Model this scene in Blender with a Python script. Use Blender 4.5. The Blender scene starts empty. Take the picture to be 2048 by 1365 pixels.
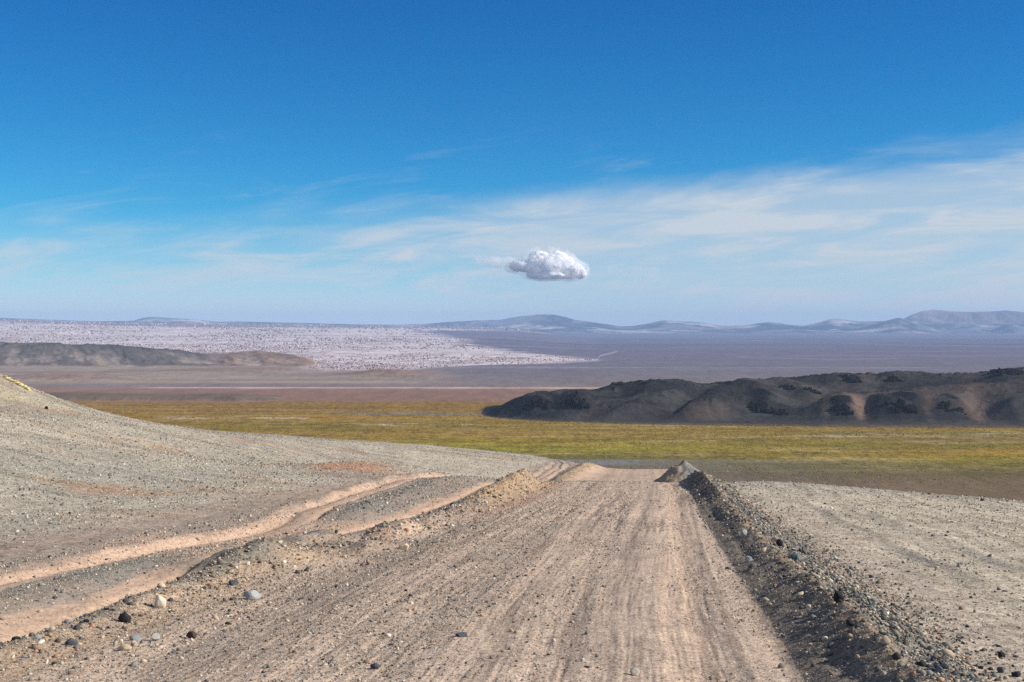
import bpy, bmesh, math, random
import numpy as np
from mathutils import Vector, Matrix, noise as mnoise

random.seed(7)
rng = np.random.default_rng(11)
C = bpy.context.scene.collection
scn = bpy.context.scene

# ------------------------------------------------------------------ camera, sky, sun, exposure
CAMZ = 100.0            # camera height above the floor of the basin
FPX = 2844.0            # focal length in photograph pixels (50 mm on 36 mm)
HOR = 655.0             # row of the true horizon in the photograph
cam_d = bpy.data.cameras.new('camera')
cam_d.lens = 50.0
cam_d.sensor_width = 36.0
cam_d.clip_start = 0.1
cam_d.clip_end = 120000.0
cam = bpy.data.objects.new('camera', cam_d)
C.objects.link(cam)
cam.location = (0, 0, CAMZ)
cam.rotation_euler = (math.radians(90) - math.atan((682.5 - HOR) / FPX), 0, 0)
scn.camera = cam

SUN_EL = math.radians(30)
SUN_AZ = math.radians(97)      # from straight ahead (+Y) towards the right (+X)
sd = Vector((math.sin(SUN_AZ) * math.cos(SUN_EL), math.cos(SUN_AZ) * math.cos(SUN_EL), math.sin(SUN_EL)))
sun_d = bpy.data.lights.new('sun', 'SUN')
sun_d.energy = 4.5
sun_d.angle = math.radians(0.5)
sun_d.color = (1.0, 0.94, 0.85)
sun = bpy.data.objects.new('sun', sun_d)
C.objects.link(sun)
sun.rotation_euler = sd.to_track_quat('Z', 'Y').to_euler()

scn.view_settings.view_transform = 'Standard'
scn.view_settings.look = 'None'
scn.view_settings.gamma = 1
scn.view_settings.use_curve_mapping = False
scn.view_settings.exposure = 0.36
scn.cycles.use_denoising = False
scn.cycles.max_bounces = 24
scn.cycles.diffuse_bounces = 2
scn.cycles.volume_bounces = 20
scn.cycles.sample_clamp_indirect = 4


class NT:
    """small helper for writing node trees"""
    def __init__(s, tree):
        s.t = tree
        s.n = tree.nodes
        s.l = tree.links

    def node(s, typ, ins=None, **kw):
        nd = s.n.new(typ)
        for k, v in kw.items():
            setattr(nd, k, v)
        for k, v in (ins or {}).items():
            s.put(nd.inputs[k], v)
        return nd

    def put(s, sock, v):
        if hasattr(v, 'is_output'):
            s.l.new(v, sock)
        else:
            if sock.type == 'RGBA' and len(v) == 3:
                v = (*v, 1)
            sock.default_value = v

    def math(s, op, a, b=0.0, c=0.0, clamp=False):
        nd = s.n.new('ShaderNodeMath')
        nd.operation = op
        nd.use_clamp = clamp
        s.put(nd.inputs[0], a)
        s.put(nd.inputs[1], b)
        s.put(nd.inputs[2], c)
        return nd.outputs[0]

    def mix(s, f, a, b, blend='MIX'):
        nd = s.n.new('ShaderNodeMix')
        nd.data_type = 'RGBA'
        nd.blend_type = blend
        nd.clamp_factor = True
        s.put(nd.inputs[0], f)
        s.put(nd.inputs[6], a)
        s.put(nd.inputs[7], b)
        return nd.outputs[2]

    def ss(s, x, a, b, lo=0.0, hi=1.0):
        nd = s.n.new('ShaderNodeMapRange')
        nd.interpolation_type = 'SMOOTHSTEP'
        s.put(nd.inputs[0], x)
        nd.inputs[1].default_value = a
        nd.inputs[2].default_value = b
        nd.inputs[3].default_value = lo
        nd.inputs[4].default_value = hi
        return nd.outputs[0]

    def noise(s, vec, scale, detail=3, rough=0.5, dist=0.0):
        nd = s.n.new('ShaderNodeTexNoise')
        s.put(nd.inputs['Vector'], vec)
        nd.inputs['Scale'].default_value = scale
        nd.inputs['Detail'].default_value = detail
        nd.inputs['Roughness'].default_value = rough
        nd.inputs['Distortion'].default_value = dist
        return nd.outputs['Fac']


world = bpy.data.worlds.new('World')
scn.world = world
world.use_nodes = True
w = NT(world.node_tree)
w.n.clear()
sky = w.node('ShaderNodeTexSky', sky_type='NISHITA', sun_disc=False, sun_elevation=SUN_EL,
             sun_rotation=SUN_AZ, altitude=3600.0, air_density=1.0, dust_density=0.35, ozone_density=3.0)
sp = w.node('ShaderNodeSeparateColor', {'Color': sky.outputs[0]})
SK = 0.127
chan = [w.math('MULTIPLY', w.math('POWER', w.math('MULTIPLY', sp.outputs[i], SK), g), k / SK) for i, (g, k) in enumerate(((3.1, 1.25), (1.46, 0.93), (1.04, 0.91)))]
hs = w.node('ShaderNodeCombineColor', {0: chan[0], 1: chan[1], 2: chan[2]})
tc = w.node('ShaderNodeTexCoord')
sep = w.node('ShaderNodeSeparateXYZ', {'Vector': tc.outputs['Generated']})
X, Y, Z = sep.outputs
ysafe = w.math('MAXIMUM', Y, 0.05)
az = w.math('DIVIDE', X, ysafe)            # bearing: tangent, right positive
el = w.math('DIVIDE', Z, ysafe)            # height: tangent
elp = w.math('MAXIMUM', el, 0.0)
# the sheet of high cloud seen at a low angle: noise stretched along the horizon
comb = w.node('ShaderNodeCombineXYZ', {'X': az, 'Y': w.math('MULTIPLY_ADD', el, 6.0, w.math('MULTIPLY', az, -0.55)), 'Z': 0.0}).outputs[0]
n1 = w.noise(comb, 3.2, 6, 0.56, 0.5)
n2 = w.noise(comb, 9.0, 6, 0.62, 0.8)
comb2 = w.node('ShaderNodeCombineXYZ', {'X': az, 'Y': w.math('MULTIPLY', el, 9.0), 'Z': 3.3}).outputs[0]
n3 = w.noise(comb2, 5.0, 5, 0.6, 0.4)
# upper edge of the sheet climbs to the right
azc = w.math('MAXIMUM', w.math('ADD', az, 0.10), 0.0)
edge = w.math('MULTIPLY_ADD', azc, 0.120, 0.078)
hgt = w.math('SUBTRACT', edge, el)          # positive below the edge
hn = w.math('ADD', hgt, w.math('MULTIPLY', w.math('SUBTRACT', n1, 0.5), 0.075))
sheet = w.ss(hn, -0.012, 0.022)
rightness = w.ss(az, -0.18, 0.10)
dens = w.math('MULTIPLY', sheet, w.math('MULTIPLY_ADD', rightness, 0.26, 0.74))
streak = w.ss(w.math('ADD', w.math('MULTIPLY', n2, 0.55), w.math('MULTIPLY', n3, 0.45)), 0.40, 0.60)
dens = w.math('MULTIPLY', dens, w.math('ADD', w.math('MULTIPLY', streak, w.ss(az, -0.2, 0.15, 0.66, 0.36)), w.ss(az, -0.2, 0.15, 0.34, 0.64)))
# thin wisps higher up
wisp = w.math('MULTIPLY', w.ss(n2, 0.52, 0.74), w.math('MULTIPLY', w.ss(el, 0.155, 0.075), w.ss(az, -0.35, 0.3, 0.16, 0.42)))
dens = w.math('ADD', dens, wisp, clamp=True)
dens = w.math('MAXIMUM', dens, w.math('MULTIPLY', w.ss(el, 0.055, 0.0), 0.92))
dens = w.math('MULTIPLY', dens, w.ss(el, -0.02, 0.0))
dens = w.math('MAXIMUM', dens, w.math('MULTIPLY', w.ss(Y, 0.45, 0.0), w.ss(w.noise(tc.outputs['Generated'], 2.2, 5, 0.6, 0.6), 0.35, 0.7, 0.05, 0.75)))  # unseen cloud cover added out of frame to lighten and neutralise the shadows
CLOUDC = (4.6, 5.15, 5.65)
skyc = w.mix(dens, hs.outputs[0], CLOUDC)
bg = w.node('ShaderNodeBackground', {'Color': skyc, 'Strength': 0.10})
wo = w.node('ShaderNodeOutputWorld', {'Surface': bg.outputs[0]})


# ------------------------------------------------------------------ helpers
def lin(r, g, b):
    f = lambda c: (c / 255 / 12.92) if c <= 10 else ((c / 255 + 0.055) / 1.055) ** 2.4
    return np.array([f(r), f(g), f(b)], dtype=np.float32)


def _hash(ix, iy, seed):
    h = (ix.astype(np.int64) * 374761393 + iy.astype(np.int64) * 668265263 + seed * 974634777) & 0xffffffff
    h = ((h ^ (h >> 13)) * 1274126177) & 0xffffffff
    h = ((h ^ (h >> 16)) * 2246822519) & 0xffffffff
    return ((h ^ (h >> 15)) & 0xffff).astype(np.float32) / 65535.0


def vnoise(x, y, seed=0):
    """value noise -1..1"""
    fx = np.floor(x); fy = np.floor(y)
    tx = (x - fx).astype(np.float32); ty = (y - fy).astype(np.float32)
    ix = fx.astype(np.int64); iy = fy.astype(np.int64)
    tx = tx * tx * tx * (tx * (tx * 6 - 15) + 10)
    ty = ty * ty * ty * (ty * (ty * 6 - 15) + 10)
    a = _hash(ix, iy, seed); b = _hash(ix + 1, iy, seed)
    c = _hash(ix, iy + 1, seed); d = _hash(ix + 1, iy + 1, seed)
    return ((a + (b - a) * tx) * (1 - ty) + (c + (d - c) * tx) * ty) * 2 - 1


def fbm(x, y, wl, octs=4, gain=0.5, seed=0, ridged=False):
    out = np.zeros(np.shape(x), dtype=np.float32)
    amp, tot = 1.0, 0.0
    f = 1.0 / wl
    for o in range(octs):
        a = 0.6 * o
        xr = (x * math.cos(a) - y * math.sin(a)) * f + 17.3 * o
        yr = (x * math.sin(a) + y * math.cos(a)) * f - 9.1 * o
        n = vnoise(xr, yr, seed + o * 31)
        if ridged:
            n = 1 - 2 * np.abs(n)
        out += amp * n
        tot += amp
        amp *= gain
        f *= 2.03
    return out / tot


def sst(a, b, x):
    t = np.clip((x - a) / (b - a), 0, 1)
    return t * t * (3 - 2 * t)


def gs(x, s):
    return np.exp(-0.5 * (x / s) ** 2)


def tab(pts):
    p = np.array(pts, dtype=float)
    return lambda x: np.interp(x, p[:, 0], p[:, 1])


def smooth_tab(pts, s, lo, hi, n=6000):
    g = np.linspace(lo, hi, n)
    v = tab(pts)(g)
    k = int(3 * s / (g[1] - g[0])) + 1
    ker = np.exp(-0.5 * (np.arange(-k, k + 1) * (g[1] - g[0]) / s) ** 2)
    ker /= ker.sum()
    vp = np.pad(v, k, mode='reflect', reflect_type='odd')
    v = np.convolve(vp, ker, 'valid')
    return lambda x: np.interp(x, g, v)


# ------------------------------------------------------------------ the lie of the land
# z relative to the eye; the road drops 7.3 % to a brow 50 m out, then falls to the basin
_zr = smooth_tab([(0, -1.78), (50.5, -5.466), (62, -6.95), (76, -8.45), (89, -9.70), (115, -11.9), (137, -13.65),
                  (143, -14.4), (160, -17.2), (200, -24.6), (300, -46), (450, -77), (600, -97), (700, -103), (900, -110)],
                 1.6, 0, 900, 9000)


def tcoord(x, y):
    """distance sideways from the middle of the road"""
    yy = np.minimum(y, 160)
    return x + 2.1 - 0.1 * yy


# raised ground left of the tracks
_fl = smooth_tab([(0, 0), (6.5, 0), (9, 0.18), (12.6, 0.45), (18.6, 1.5), (26, 3.2), (31, 4.0), (34, 4.7), (40, 6.2), (60, 8.5), (200, 10)], 1.2, 0, 200)
_fl2 = smooth_tab([(0, 0), (3.5, 0.2), (5.5, 0.8), (12, 1.65), (18.5, 2.3), (26, 2.8), (41, 3.7), (80, 5), (200, 8)], 1.0, 0, 200)
_tL = smooth_tab([(0, -2.9), (19, -2.85), (25, -1.75), (46, -1.45), (54, -2.6), (62, -3.3), (80, -3.4), (140, -3.3), (200, -3.3)], 1.2, 0, 200)
_tR = smooth_tab([(0, 3.15), (35, 3.1), (45, 3.0), (54, 3.1), (70, 3.2), (78, 2.7), (90, 2.7), (100, 3.3), (200, 3.3)], 1.2, 0, 200)
_bR = smooth_tab([(0, 0.24), (11, 0.22), (18, 0.18), (30, 0.19), (40, 0.30), (45, 0.42), (48, 0.43), (53, 0.2), (57, 0.0), (200, 0)], 1.0, 0, 200)
_bL = smooth_tab([(0, 0.08), (17, 0.07), (22, 0.04), (26, 0.05), (31, 0.10), (36, 0.26), (42, 0.50), (47, 0.48), (50, 0.15), (53, 0.0), (78, 0.0),
                  (84, 0.15), (95, 0.30), (115, 0.38), (130, 0.42), (141, 0.2), (146, 0.0), (200, 0)], 1.0, 0, 200)
_tB = smooth_tab([(0, -5.9), (10, -5.9), (17, -5.75), (22, -5.35), (26, -4.85), (29, -5.05), (34, -5.9), (42, -6.5), (50, -6.7), (58, -6.3), (89, -5.7), (110, -5.6), (125, -6.2), (140, -8.0), (200, -14)], 0.9, 0, 200)
_tA = smooth_tab([(0, -3.85), (10, -3.85), (20, -3.60), (26, -3.35), (32, -3.15), (45, -3.45), (58, -4.2), (89, -4.7), (125, -5.2), (140, -7), (200, -13)], 0.9, 0, 200)
_cL = smooth_tab([(0, -3.15), (19, -3.1), (25, -2.3), (46, -2.15), (60, -3.6), (140, -4.1), (200, -4.1)], 1.2, 0, 200)


def P(u, v, up=0.0):
    """photo pixel -> point on the near plane (x, y)"""
    s = (v - HOR) / FPX
    y = (1.78 - up) / (s - 0.073)
    return (u - 1024) / FPX * y, y


mounds = []   # x, y, sigma x, sigma y, height
for (u, v, sx, sy, h) in [(515, 1128, .55, .9, .22), (575, 1098, .30, .5, .16), (655, 1085, .35, .5, .20), (460, 1140, .6, .7, .10),
                          (775, 1072, .36, .45, .15), (822, 1066, .22, .4, .13), (745, 1100, .25, .4, .16), (330, 1180, .5, 1.2, .07),
                          (700, 1082, .3, .35, -.10), (870, 1040, .35, .6, .06)]:
    x_, y_ = P(u, v)
    mounds.append((x_, y_, sx, sy, h))


def height_near(x, y, sp):
    t = tcoord(x, y)
    z = _zr(y)
    t0 = t
    t = t + 0.12 * vnoise(x * 0.35, y * 0.16, 3) * sst(2.2, 3.5, np.abs(t))
    left = _fl(np.clip(-t, 0, 200))
    left = left * (0.30 + 0.70 * sst(20, 34, y))
    k2 = sst(82, 118, y)
    left = left * (1 - k2) + _fl2(np.clip(-t - 0.6, 0, 200)) * k2
    z = z + left
    # yellow knoll at the far left, spur with an orange cut bank, far shoulder above the tracks
    z = z + 1.6 * gs(x + 35, 4.5) * gs(y - 84, 9)
    z = z + 0.75 * gs(t + 9.5, 3.2) * gs(y - 61, 6)
    # right-hand flat falls gently away, then drops behind its edge
    r = np.clip(t - 4.6, 0, 60)
    z = z - 0.0052 * r * r + 0.0
    z = z - 0.16 * np.clip(y - 58, 0, 60) * sst(4.6, 8.0, t)
    # broad unevenness
    off = sst(3.2, 6.5, np.abs(t0))
    big = fbm(x, y, 14.0, 3, 0.5, 5) * 0.22 * off * sst(6.0, 12.0, np.abs(t0)) + fbm(x, y, 3.0, 3, 0.5, 8) * 0.045 * off
    z = z + big
    # graded bank on the right
    hb = _bR(y) * (1 + 0.42 * fbm(x, y, 2.4, 4, 0.6, 21))
    d = t - 3.10
    prof = np.clip(d / 0.56, 0, 1) * (1 - 0.40 * sst(0.56, 0.85, d)) * (1 - sst(0.85, 1.42, d)) + 0.10 * fbm(x, y, 0.6, 2, 0.5, 23) * sst(0.1, 0.4, d) * sst(1.4, 1.1, d)
    z = z + hb * prof
    z = z - 0.05 * gs(t - 3.36, 0.06) * sst(53, 46, y) * (0.4 + 0.6 * vnoise(x, y * 0.5, 91))
    # windrows on the left
    c = _cL(y)
    hl = _bL(y) * (1 + 0.30 * fbm(x, y, 1.3, 3, 0.55, 22))
    wl_ = np.where(y < 24, 0.20, np.where(y < 70, 0.42, 0.75))
    dl = t - c
    prof = np.where(dl < 0, gs(dl, wl_ * 0.55), gs(dl, wl_ * 0.95))
    z = z + hl * prof
    # sunken wheel tracks of the side way
    wob = 0.18 * vnoise(x * 0 + 3.1, y * 0.13, 77)
    fade = sst(160, 120, y)
    a_, b_ = t - _tA(y) + wob, t - _tB(y) + wob
    z = z - 0.08 * gs(a_, 0.32) * fade * (1 - gs(y - 22, 2.5)) - 0.12 * gs(b_, 0.5) * fade
    z = z - 0.06 * gs(b_ - 0.30, 0.09) * fade - 0.06 * gs(b_ + 0.30, 0.09) * fade - 0.05 * gs(a_ - 0.02, 0.07) * fade
    z = z + 0.05 * gs(b_ - 0.52, 0.12) * fade + 0.04 * gs(b_ + 0.62, 0.12) * fade
    z = z + 0.08 * gs((a_ + b_) / 2, 0.38) * fade * (1 - gs(y - 24.5, 2.6))
    for (mx, my, sx, sy, h) in mounds:
        z = z + h * np.exp(-0.5 * (((x - mx) / sx) ** 2 + ((y - my) / sy) ** 2)) * (1 + 0.35 * fbm(x, y, 0.5, 2, 0.5, 41))
    # furrows left by the grader on the right-hand flat
    tf = t + 0.5 * fbm(x, y, 9.0, 2, 0.5, 55) + 0.10 * vnoise(x * 1.1, y * 0.5, 56)
    fur = np.sin(tf * 2 * math.pi / 0.95) * 0.6 + np.sin(tf * 2 * math.pi / 0.53 + 1.3) * 0.4
    z = z + 0.036 * fur * sst(5.0, 6.2, t) * (0.5 + 0.5 * fbm(x, y, 5, 2, 0.5, 57))
    # road surface: long shallow ruts, washboard, loose grit
    onr = sst(3.1, 2.5, np.abs(t + 0.0)) * sst(150, 100, y)
    tt = t0 + 0.12 * np.sin(y / 9.0) + 0.06 * vnoise(y * 0.2, y * 0, 61)
    rut = -0.022 * gs(tt - 2.60, 0.18) - 0.018 * gs(tt - 0.15, 0.22) - 0.018 * gs(tt + 1.45, 0.25) - 0.012 * gs(tt - 1.2, 0.1)
    rut = rut + 0.010 * gs(tt - 1.62, 0.08) + 0.010 * gs(tt + 0.3, 0.07) + 0.014 * gs(tt - 2.86, 0.05) + 0.05 * gs(t0, 1.8) - 0.02
    wash = 0.009 * np.sin(y * 2 * math.pi / 0.62 + 1.2 * vnoise(x * 1.2, y * 0.3, 63)) * sst(0.0, 0.6, fbm(x * 2.0, y * 0.5, 2.0, 2, 0.5, 64))
    z = z + (rut + wash + 0.005 * fbm(x * 3.0, y * 0.6, 0.4, 2, 0.5, 65) + 0.015 * fbm(tt * 2.2, y * 0.07, 0.45, 4, 0.75, 221)) * onr
    # gravelly relief, coarser where loose
    loose = np.clip(hb * prof * 0, 0, 1) + gs(t - 3.8, 0.45) * sst(56, 50, y) + gs(dl, 0.5) * sst(0.02, 0.3, _bL(y)) * 0.8
    for wl, amp, sd_ in ((0.34, 0.035, 71), (0.15, 0.022, 72), (0.07, 0.014, 73)):
        k = np.clip(wl / (2.2 * sp), 0, 1)
        z = z + vnoise(x / wl, y / wl, sd_) * k * amp * (0.10 + 0.12 * sst(5, 8, np.abs(t0)) + loose * 0.9)
    return z


# --- basin, lava hills, far ridges: z above the basin floor, by bearing (photo column) and distance
_lava_base = smooth_tab([(700, 826), (940, 829), (1000, 838), (1100, 843), (1300, 848), (1700, 852), (2100, 854), (2600, 856)], 14, 600, 2600)
_lava_top = smooth_tab([(600, 828), (930, 829), (965, 829), (985, 823), (1005, 812), (1030, 803), (1060, 796), (1095, 790), (1120, 784), (1160, 781), (1185, 783), (1215, 774),
                        (1240, 770), (1300, 767), (1350, 766), (1400, 771), (1440, 769), (1500, 765), (1560, 760), (1600, 756), (1650, 751),
                        (1700, 757), (1760, 754), (1800, 750), (1860, 752), (1950, 754), (1985, 747), (2010, 741), (2048, 740), (2200, 735), (2600, 745)], 5, 600, 2600)
lava_mounds = []
for (u, v, su, sv, h) in [(1148, 808, 24, 12, 5), (1060, 815, 26, 12, 5), (1530, 822, 38, 13, 7.5), (1480, 835, 30, 10, 3), (1683, 823, 36, 14, 6.5), (1800, 822, 50, 15, 7.5),
                          (1905, 818, 42, 14, 5.5), (2050, 824, 45, 14, 7), (1570, 786, 34, 10, 4), (1500, 800, 38, 14, 5), (1430, 822, 30, 14, 4), (1700, 768, 36, 8, 4), (1620, 800, 30, 12, 3),
                          (1790, 762, 28, 7, 3), (1960, 790, 70, 10, 3), (1330, 800, 40, 16, 3), (1260, 820, 30, 14, 2.5),
                          (1728, 828, 14, 16, -4), (1962, 830, 26, 16, -3.5), (1240, 790, 22, 14, -2.5), (1400, 800, 24, 16, -3), (1640, 800, 18, 10, -3)]:
    lava_mounds.append((u, v, su, sv, h))
_hill_top = smooth_tab([(-700, 700), (-300, 688), (0, 689), (60, 688), (110, 690), (150, 692), (240, 697), (330, 703), (400, 712), (435, 714), (480, 708),
                        (520, 705), (570, 712), (610, 722), (650, 735), (675, 742), (690, 748), (760, 752)], 6, -700, 800)
_skyB = smooth_tab([(-900, 650), (-200, 633), (0, 636), (100, 640), (200, 643), (268, 642), (285, 636), (305, 634), (350, 637), (400, 640), (430, 644), (480, 643.5), (600, 646),
                    (700, 649), (800, 650), (850, 648), (900, 644), (960, 641), (1005, 639.5), (1030, 634), (1080, 629), (1108, 629.5), (1130, 634), (1150, 640), (1200, 647),
                    (1240, 653), (1262, 653), (1300, 647), (1325, 641), (1400, 645), (1440, 652), (1480, 652), (1540, 644), (1580, 650), (1610, 651),
                    (1640, 644), (1665, 637), (1690, 640), (1720, 644), (1780, 642), (1900, 645), (2048, 648), (2600, 650)], 4, -900, 2600)
_skyC = smooth_tab([(1700, 664), (1780, 652), (1800, 641), (1825, 629), (1845, 622), (1865, 619.5), (1890, 622), (1920, 624), (1950, 624), (1985, 623), (2010, 621), (2048, 625), (2100, 634), (2200, 650), (2300, 664)], 3, 1700, 2300)
_skyA = smooth_tab([(-900, 668), (700, 669), (850, 666), (950, 662), (1100, 659), (1200, 660), (1300, 662), (1480, 664), (1530, 660), (1580, 658), (1640, 662), (1640, 662), (1690, 660), (1720, 655), (1760, 645), (1798, 635),
                    (1840, 649), (1880, 660), (1900, 662), (1930, 655), (1945, 653), (1980, 662), (2010, 650), (2028, 648), (2060, 660), (2600, 662)], 4, -900, 2600)
_pum = smooth_tab([(-900, 634), (0, 641), (200, 647), (420, 650), (600, 651), (800, 653), (900, 654.5), (1000, 658), (1060, 663), (1120, 669), (1200, 674), (2600, 676)], 12, -900, 2600)


def lift(v, y):
    """height above the basin floor that shows at photo row v when standing y metres away"""
    return CAMZ - (v - HOR) / FPX * y


def height_far(x, y):
    u = 1024 + FPX * x / y
    # lava hills
    yf = CAMZ * FPX / (_lava_base(u) - HOR)
    yc = yf + 22 + 300 * np.clip((u - 950) / 550, 0, 1)
    top = np.maximum(lift(_lava_top(u), yc), 0)
    q = (y - yf) / (yc - yf)
    q = np.where(q > 1, 1 + (y - yc) / np.maximum(yc - yf, 150), q)
    prof = np.where(q < 1, sst(-0.05, 1.0, q) * 0.45 + np.clip(q, 0, 1) * 0.55, 1 - sst(1.0, 2.6, q))
    z = top * prof
    vrow = _lava_base(u) - (_lava_base(u) - _lava_top(u)) * np.clip(q, -0.2, 1.3)
    amp = sst(0.0, 0.25, q) * sst(1.5, 1.0, q) * sst(3, 22, top)
    for (mu, mv, su, sv, h) in lava_mounds:
        sk = (u - mu) / su
        z = z + h * np.exp(-0.5 * (sk ** 2 + ((vrow - mv) / (sv * 0.85)) ** 2)) * amp * 1.9
    ridge = fbm(x, y * 0.7, 90, 5, 0.52, 101, True)
    crag = fbm(x, y, 34, 4, 0.65, 105, True)
    z = z + 2.2 * sst(0.35, 0.75, crag) * sst(0.72, 0.95, q) * sst(1.4, 1.1, q) * sst(2, 10, top)
    z = z + 1.0 * sst(0.5, 0.8, fbm(x, y, 42, 4, 0.65, 106, True)) * sst(0.05, 0.3, q) * amp
    z = z + ridge * 3.6 * amp + fbm(x, y, 26, 3, 0.6, 103, True) * 1.3 * amp
    # long diagonal spur whose left face is in shade
    dspur = (u - (1340 + (846 - vrow) * 3.0))
    z = z + 11 * np.where(dspur < 0, gs(dspur, 16), gs(dspur, 60)) * amp * sst(848, 835, vrow) * sst(776, 800, vrow)
    dsp2 = (u - (1180 + (846 - vrow) * 4.0))
    z = z + 6.0 * np.where(dsp2 < 0, gs(dsp2, 12), gs(dsp2, 50)) * amp * sst(848, 838, vrow) * sst(780, 800, vrow)
    lava = z * 1.0
    z = np.maximum(z, 0)
    # low terrace at the left
    vb = HOR + CAMZ * FPX / y
    terr = sst(1905 + 14, 1925 + 14, y + 14 * fbm(x, y, 60, 3, 0.5, 110)) * sst(2120, 2020, y) * sst(590, 470, u + 20 * vnoise(x / 40, y / 40, 111)) * 8.0
    terr = terr * (0.8 + 0.2 * vnoise(x / 160, y / 160, 113))
    z = z + terr
    # ridge and brown hill behind the salt edge
    hy = 4150.0 - 520 * sst(500, 680, u) - 90 * vnoise(u / 90, u * 0, 119)
    ht = np.maximum(lift(_hill_top(u), hy), 0)
    q2 = (y - 3450) / (hy - 3450)
    q2 = np.where(q2 > 1, 1 + (y - hy) / 600.0, q2)
    p2 = np.where(q2 < 1, sst(0, 1, q2) * 0.5 + np.clip(q2, 0, 1) * 0.5, 1 - sst(1.0, 2.4, q2))
    hills = ht * p2
    gul = fbm(x + 0.35 * y, y * 0.22, 120, 4, 0.55, 120, True) * 9.5 + fbm(x, y, 500, 3, 0.5, 123) * 4
    hills = hills + gul * sst(0.02, 0.35, q2) * sst(1.25, 0.95, q2) * sst(2, 16, ht)
    # low knolls on the apron
    kn = 12.0 * np.exp(-0.5 * (((u - 790) / 62) ** 2 + ((y - 2950) / 110) ** 2)) + 9 * np.exp(-0.5 * (((u - 130) / 100) ** 2 + ((y - 2780) / 90) ** 2))
    kn = kn + 5 * np.exp(-0.5 * (((u - 500) / 160) ** 2 + ((y - 3250) / 160) ** 2))
    hills = np.maximum(hills, 0) + kn * (1 + 0.35 * fbm(x, y, 110, 4, 0.6, 125, True))
    z = z + np.maximum(hills, 0)
    # pumice field climbing to the left
    pz = np.maximum(lift(_pum(u), 15500), 0) * sst(3100, 15500, y) ** 1.0
    z = z + pz * sst(26000, 17000, y)
    wm = sst(3300, 3800, y) * sst(16500, 15000, y) * sst(1150, 1050, u)
    z = z + fbm(x, y, 150, 4, 0.62, 131, True) * 3.5 * wm
    # mountains on the skyline
    rid = fbm(x, y, 2400, 5, 0.55, 141, True)
    fine = fbm(x + 0.15 * y, y * 0.35, 700, 4, 0.6, 145, True)
    zc = 0
    for tabf, yc_, w_, sa in ((_skyA, 20300.0, 1500.0, 0.05), (_skyB, 22800.0, 2600.0, 0.08), (_skyC, 25500.0, 2600.0, 0.13)):
        h = np.maximum(lift(tabf(np.clip(u, -900, 2600)), yc_), 0)
        if tabf is _skyC:
            h = h * sst(1700, 1760, u) * sst(2300, 2240, u)
        d = (y - yc_) / w_
        pr = np.where(d < 0, np.clip(1 + d, 0, 1) ** (1.25 if tabf is not _skyC else 1.1), 1 - sst(0, 1.6, d))
        if tabf is _skyC:
            pr = pr * (1 - 0.10 * sst(-0.03, -0.25, d) * (1 - np.abs(vnoise(x / 190.0, y / 2600.0, 147))))
        m = h * pr * (1 + (fine * sa * 2.0 + rid * 0.22) * sst(-0.02, -0.30, d) * 1.0)
        zc = np.maximum(zc, m)
    z = np.maximum(z, zc)
    z = z + fbm(x, y, 35, 2, 0.5, 150) * 0.12
    return z, lava, vrow, q, hills, q2, terr, zc


# ------------------------------------------------------------------ one grid from the bumper to the horizon
ys = [5.2]
while ys[-1] < 32500:
    y = ys[-1]
    if y < 200:
        dy = min(1.25 * y * y / 5062, 0.0052 * y)
    elif y < 800:
        dy = 0.03 * y
    elif y < 1400:
        dy = 1.3 * y * y / 284400
    elif y < 2100:
        dy = 5.0
    elif y < 8000:
        dy = 0.0065 * y
    else:
        dy = 0.0075 * y
    ys.append(y + dy)
ys = np.array(ys)
NC = 1300
inner = np.linspace(-0.385, 0.385, NC)
ext = 0.385 + np.cumsum(np.geomspace(0.0008, 0.10, 70))
rs = np.concatenate([-ext[::-1], inner, ext])
NR, NCC = len(ys), len(rs)
Yg = np.repeat(ys[:, None], NCC, 1)
Xg = rs[None, :] * Yg
spg = Yg * (inner[1] - inner[0])

inear = int(np.searchsorted(ys, 900))
Zg = np.zeros_like(Yg)
hn_ = height_near(Xg[:inear], Yg[:inear], spg[:inear]) + CAMZ
ifar = int(np.searchsorted(ys, 700))
zf, lava, vrow, qlava, hillz, qhill, terr, mz = height_far(Xg[ifar:], Yg[ifar:])
Zg[:inear] = hn_
tmp = Zg[ifar:inear]
k = sst(700, 820, Yg[ifar:inear])
Zg[ifar:] = zf
Zg[ifar:inear] = np.maximum(tmp, 0) * (1 - k) + zf[:inear - ifar] * k
Zg = np.maximum(Zg, -0.5)


def full(a, fill=0.0):
    o = np.full(Yg.shape, fill, dtype=np.float32)
    o[ifar:] = a
    return o


lava = full(lava); vrow = full(vrow, 900.); qlava = full(qlava, -1.); hillz = full(hillz); qhill = full(qhill, -1.); terr = full(terr); mz = full(mz)
Ug = 1024 + FPX * Xg / Yg
Tg = tcoord(Xg, Yg)

# ------------------------------------------------------------------ colours of the ground (albedo, per vertex)
col = np.zeros(Yg.shape + (3,), dtype=np.float32)


def over(c, m, sl=slice(None)):
    m = np.clip(m, 0, 1)[..., None].astype(np.float32)
    if not isinstance(c, np.ndarray):
        c = np.array(c, dtype=np.float32)
    col[sl] = col[sl] * (1 - m) + c * m


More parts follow.
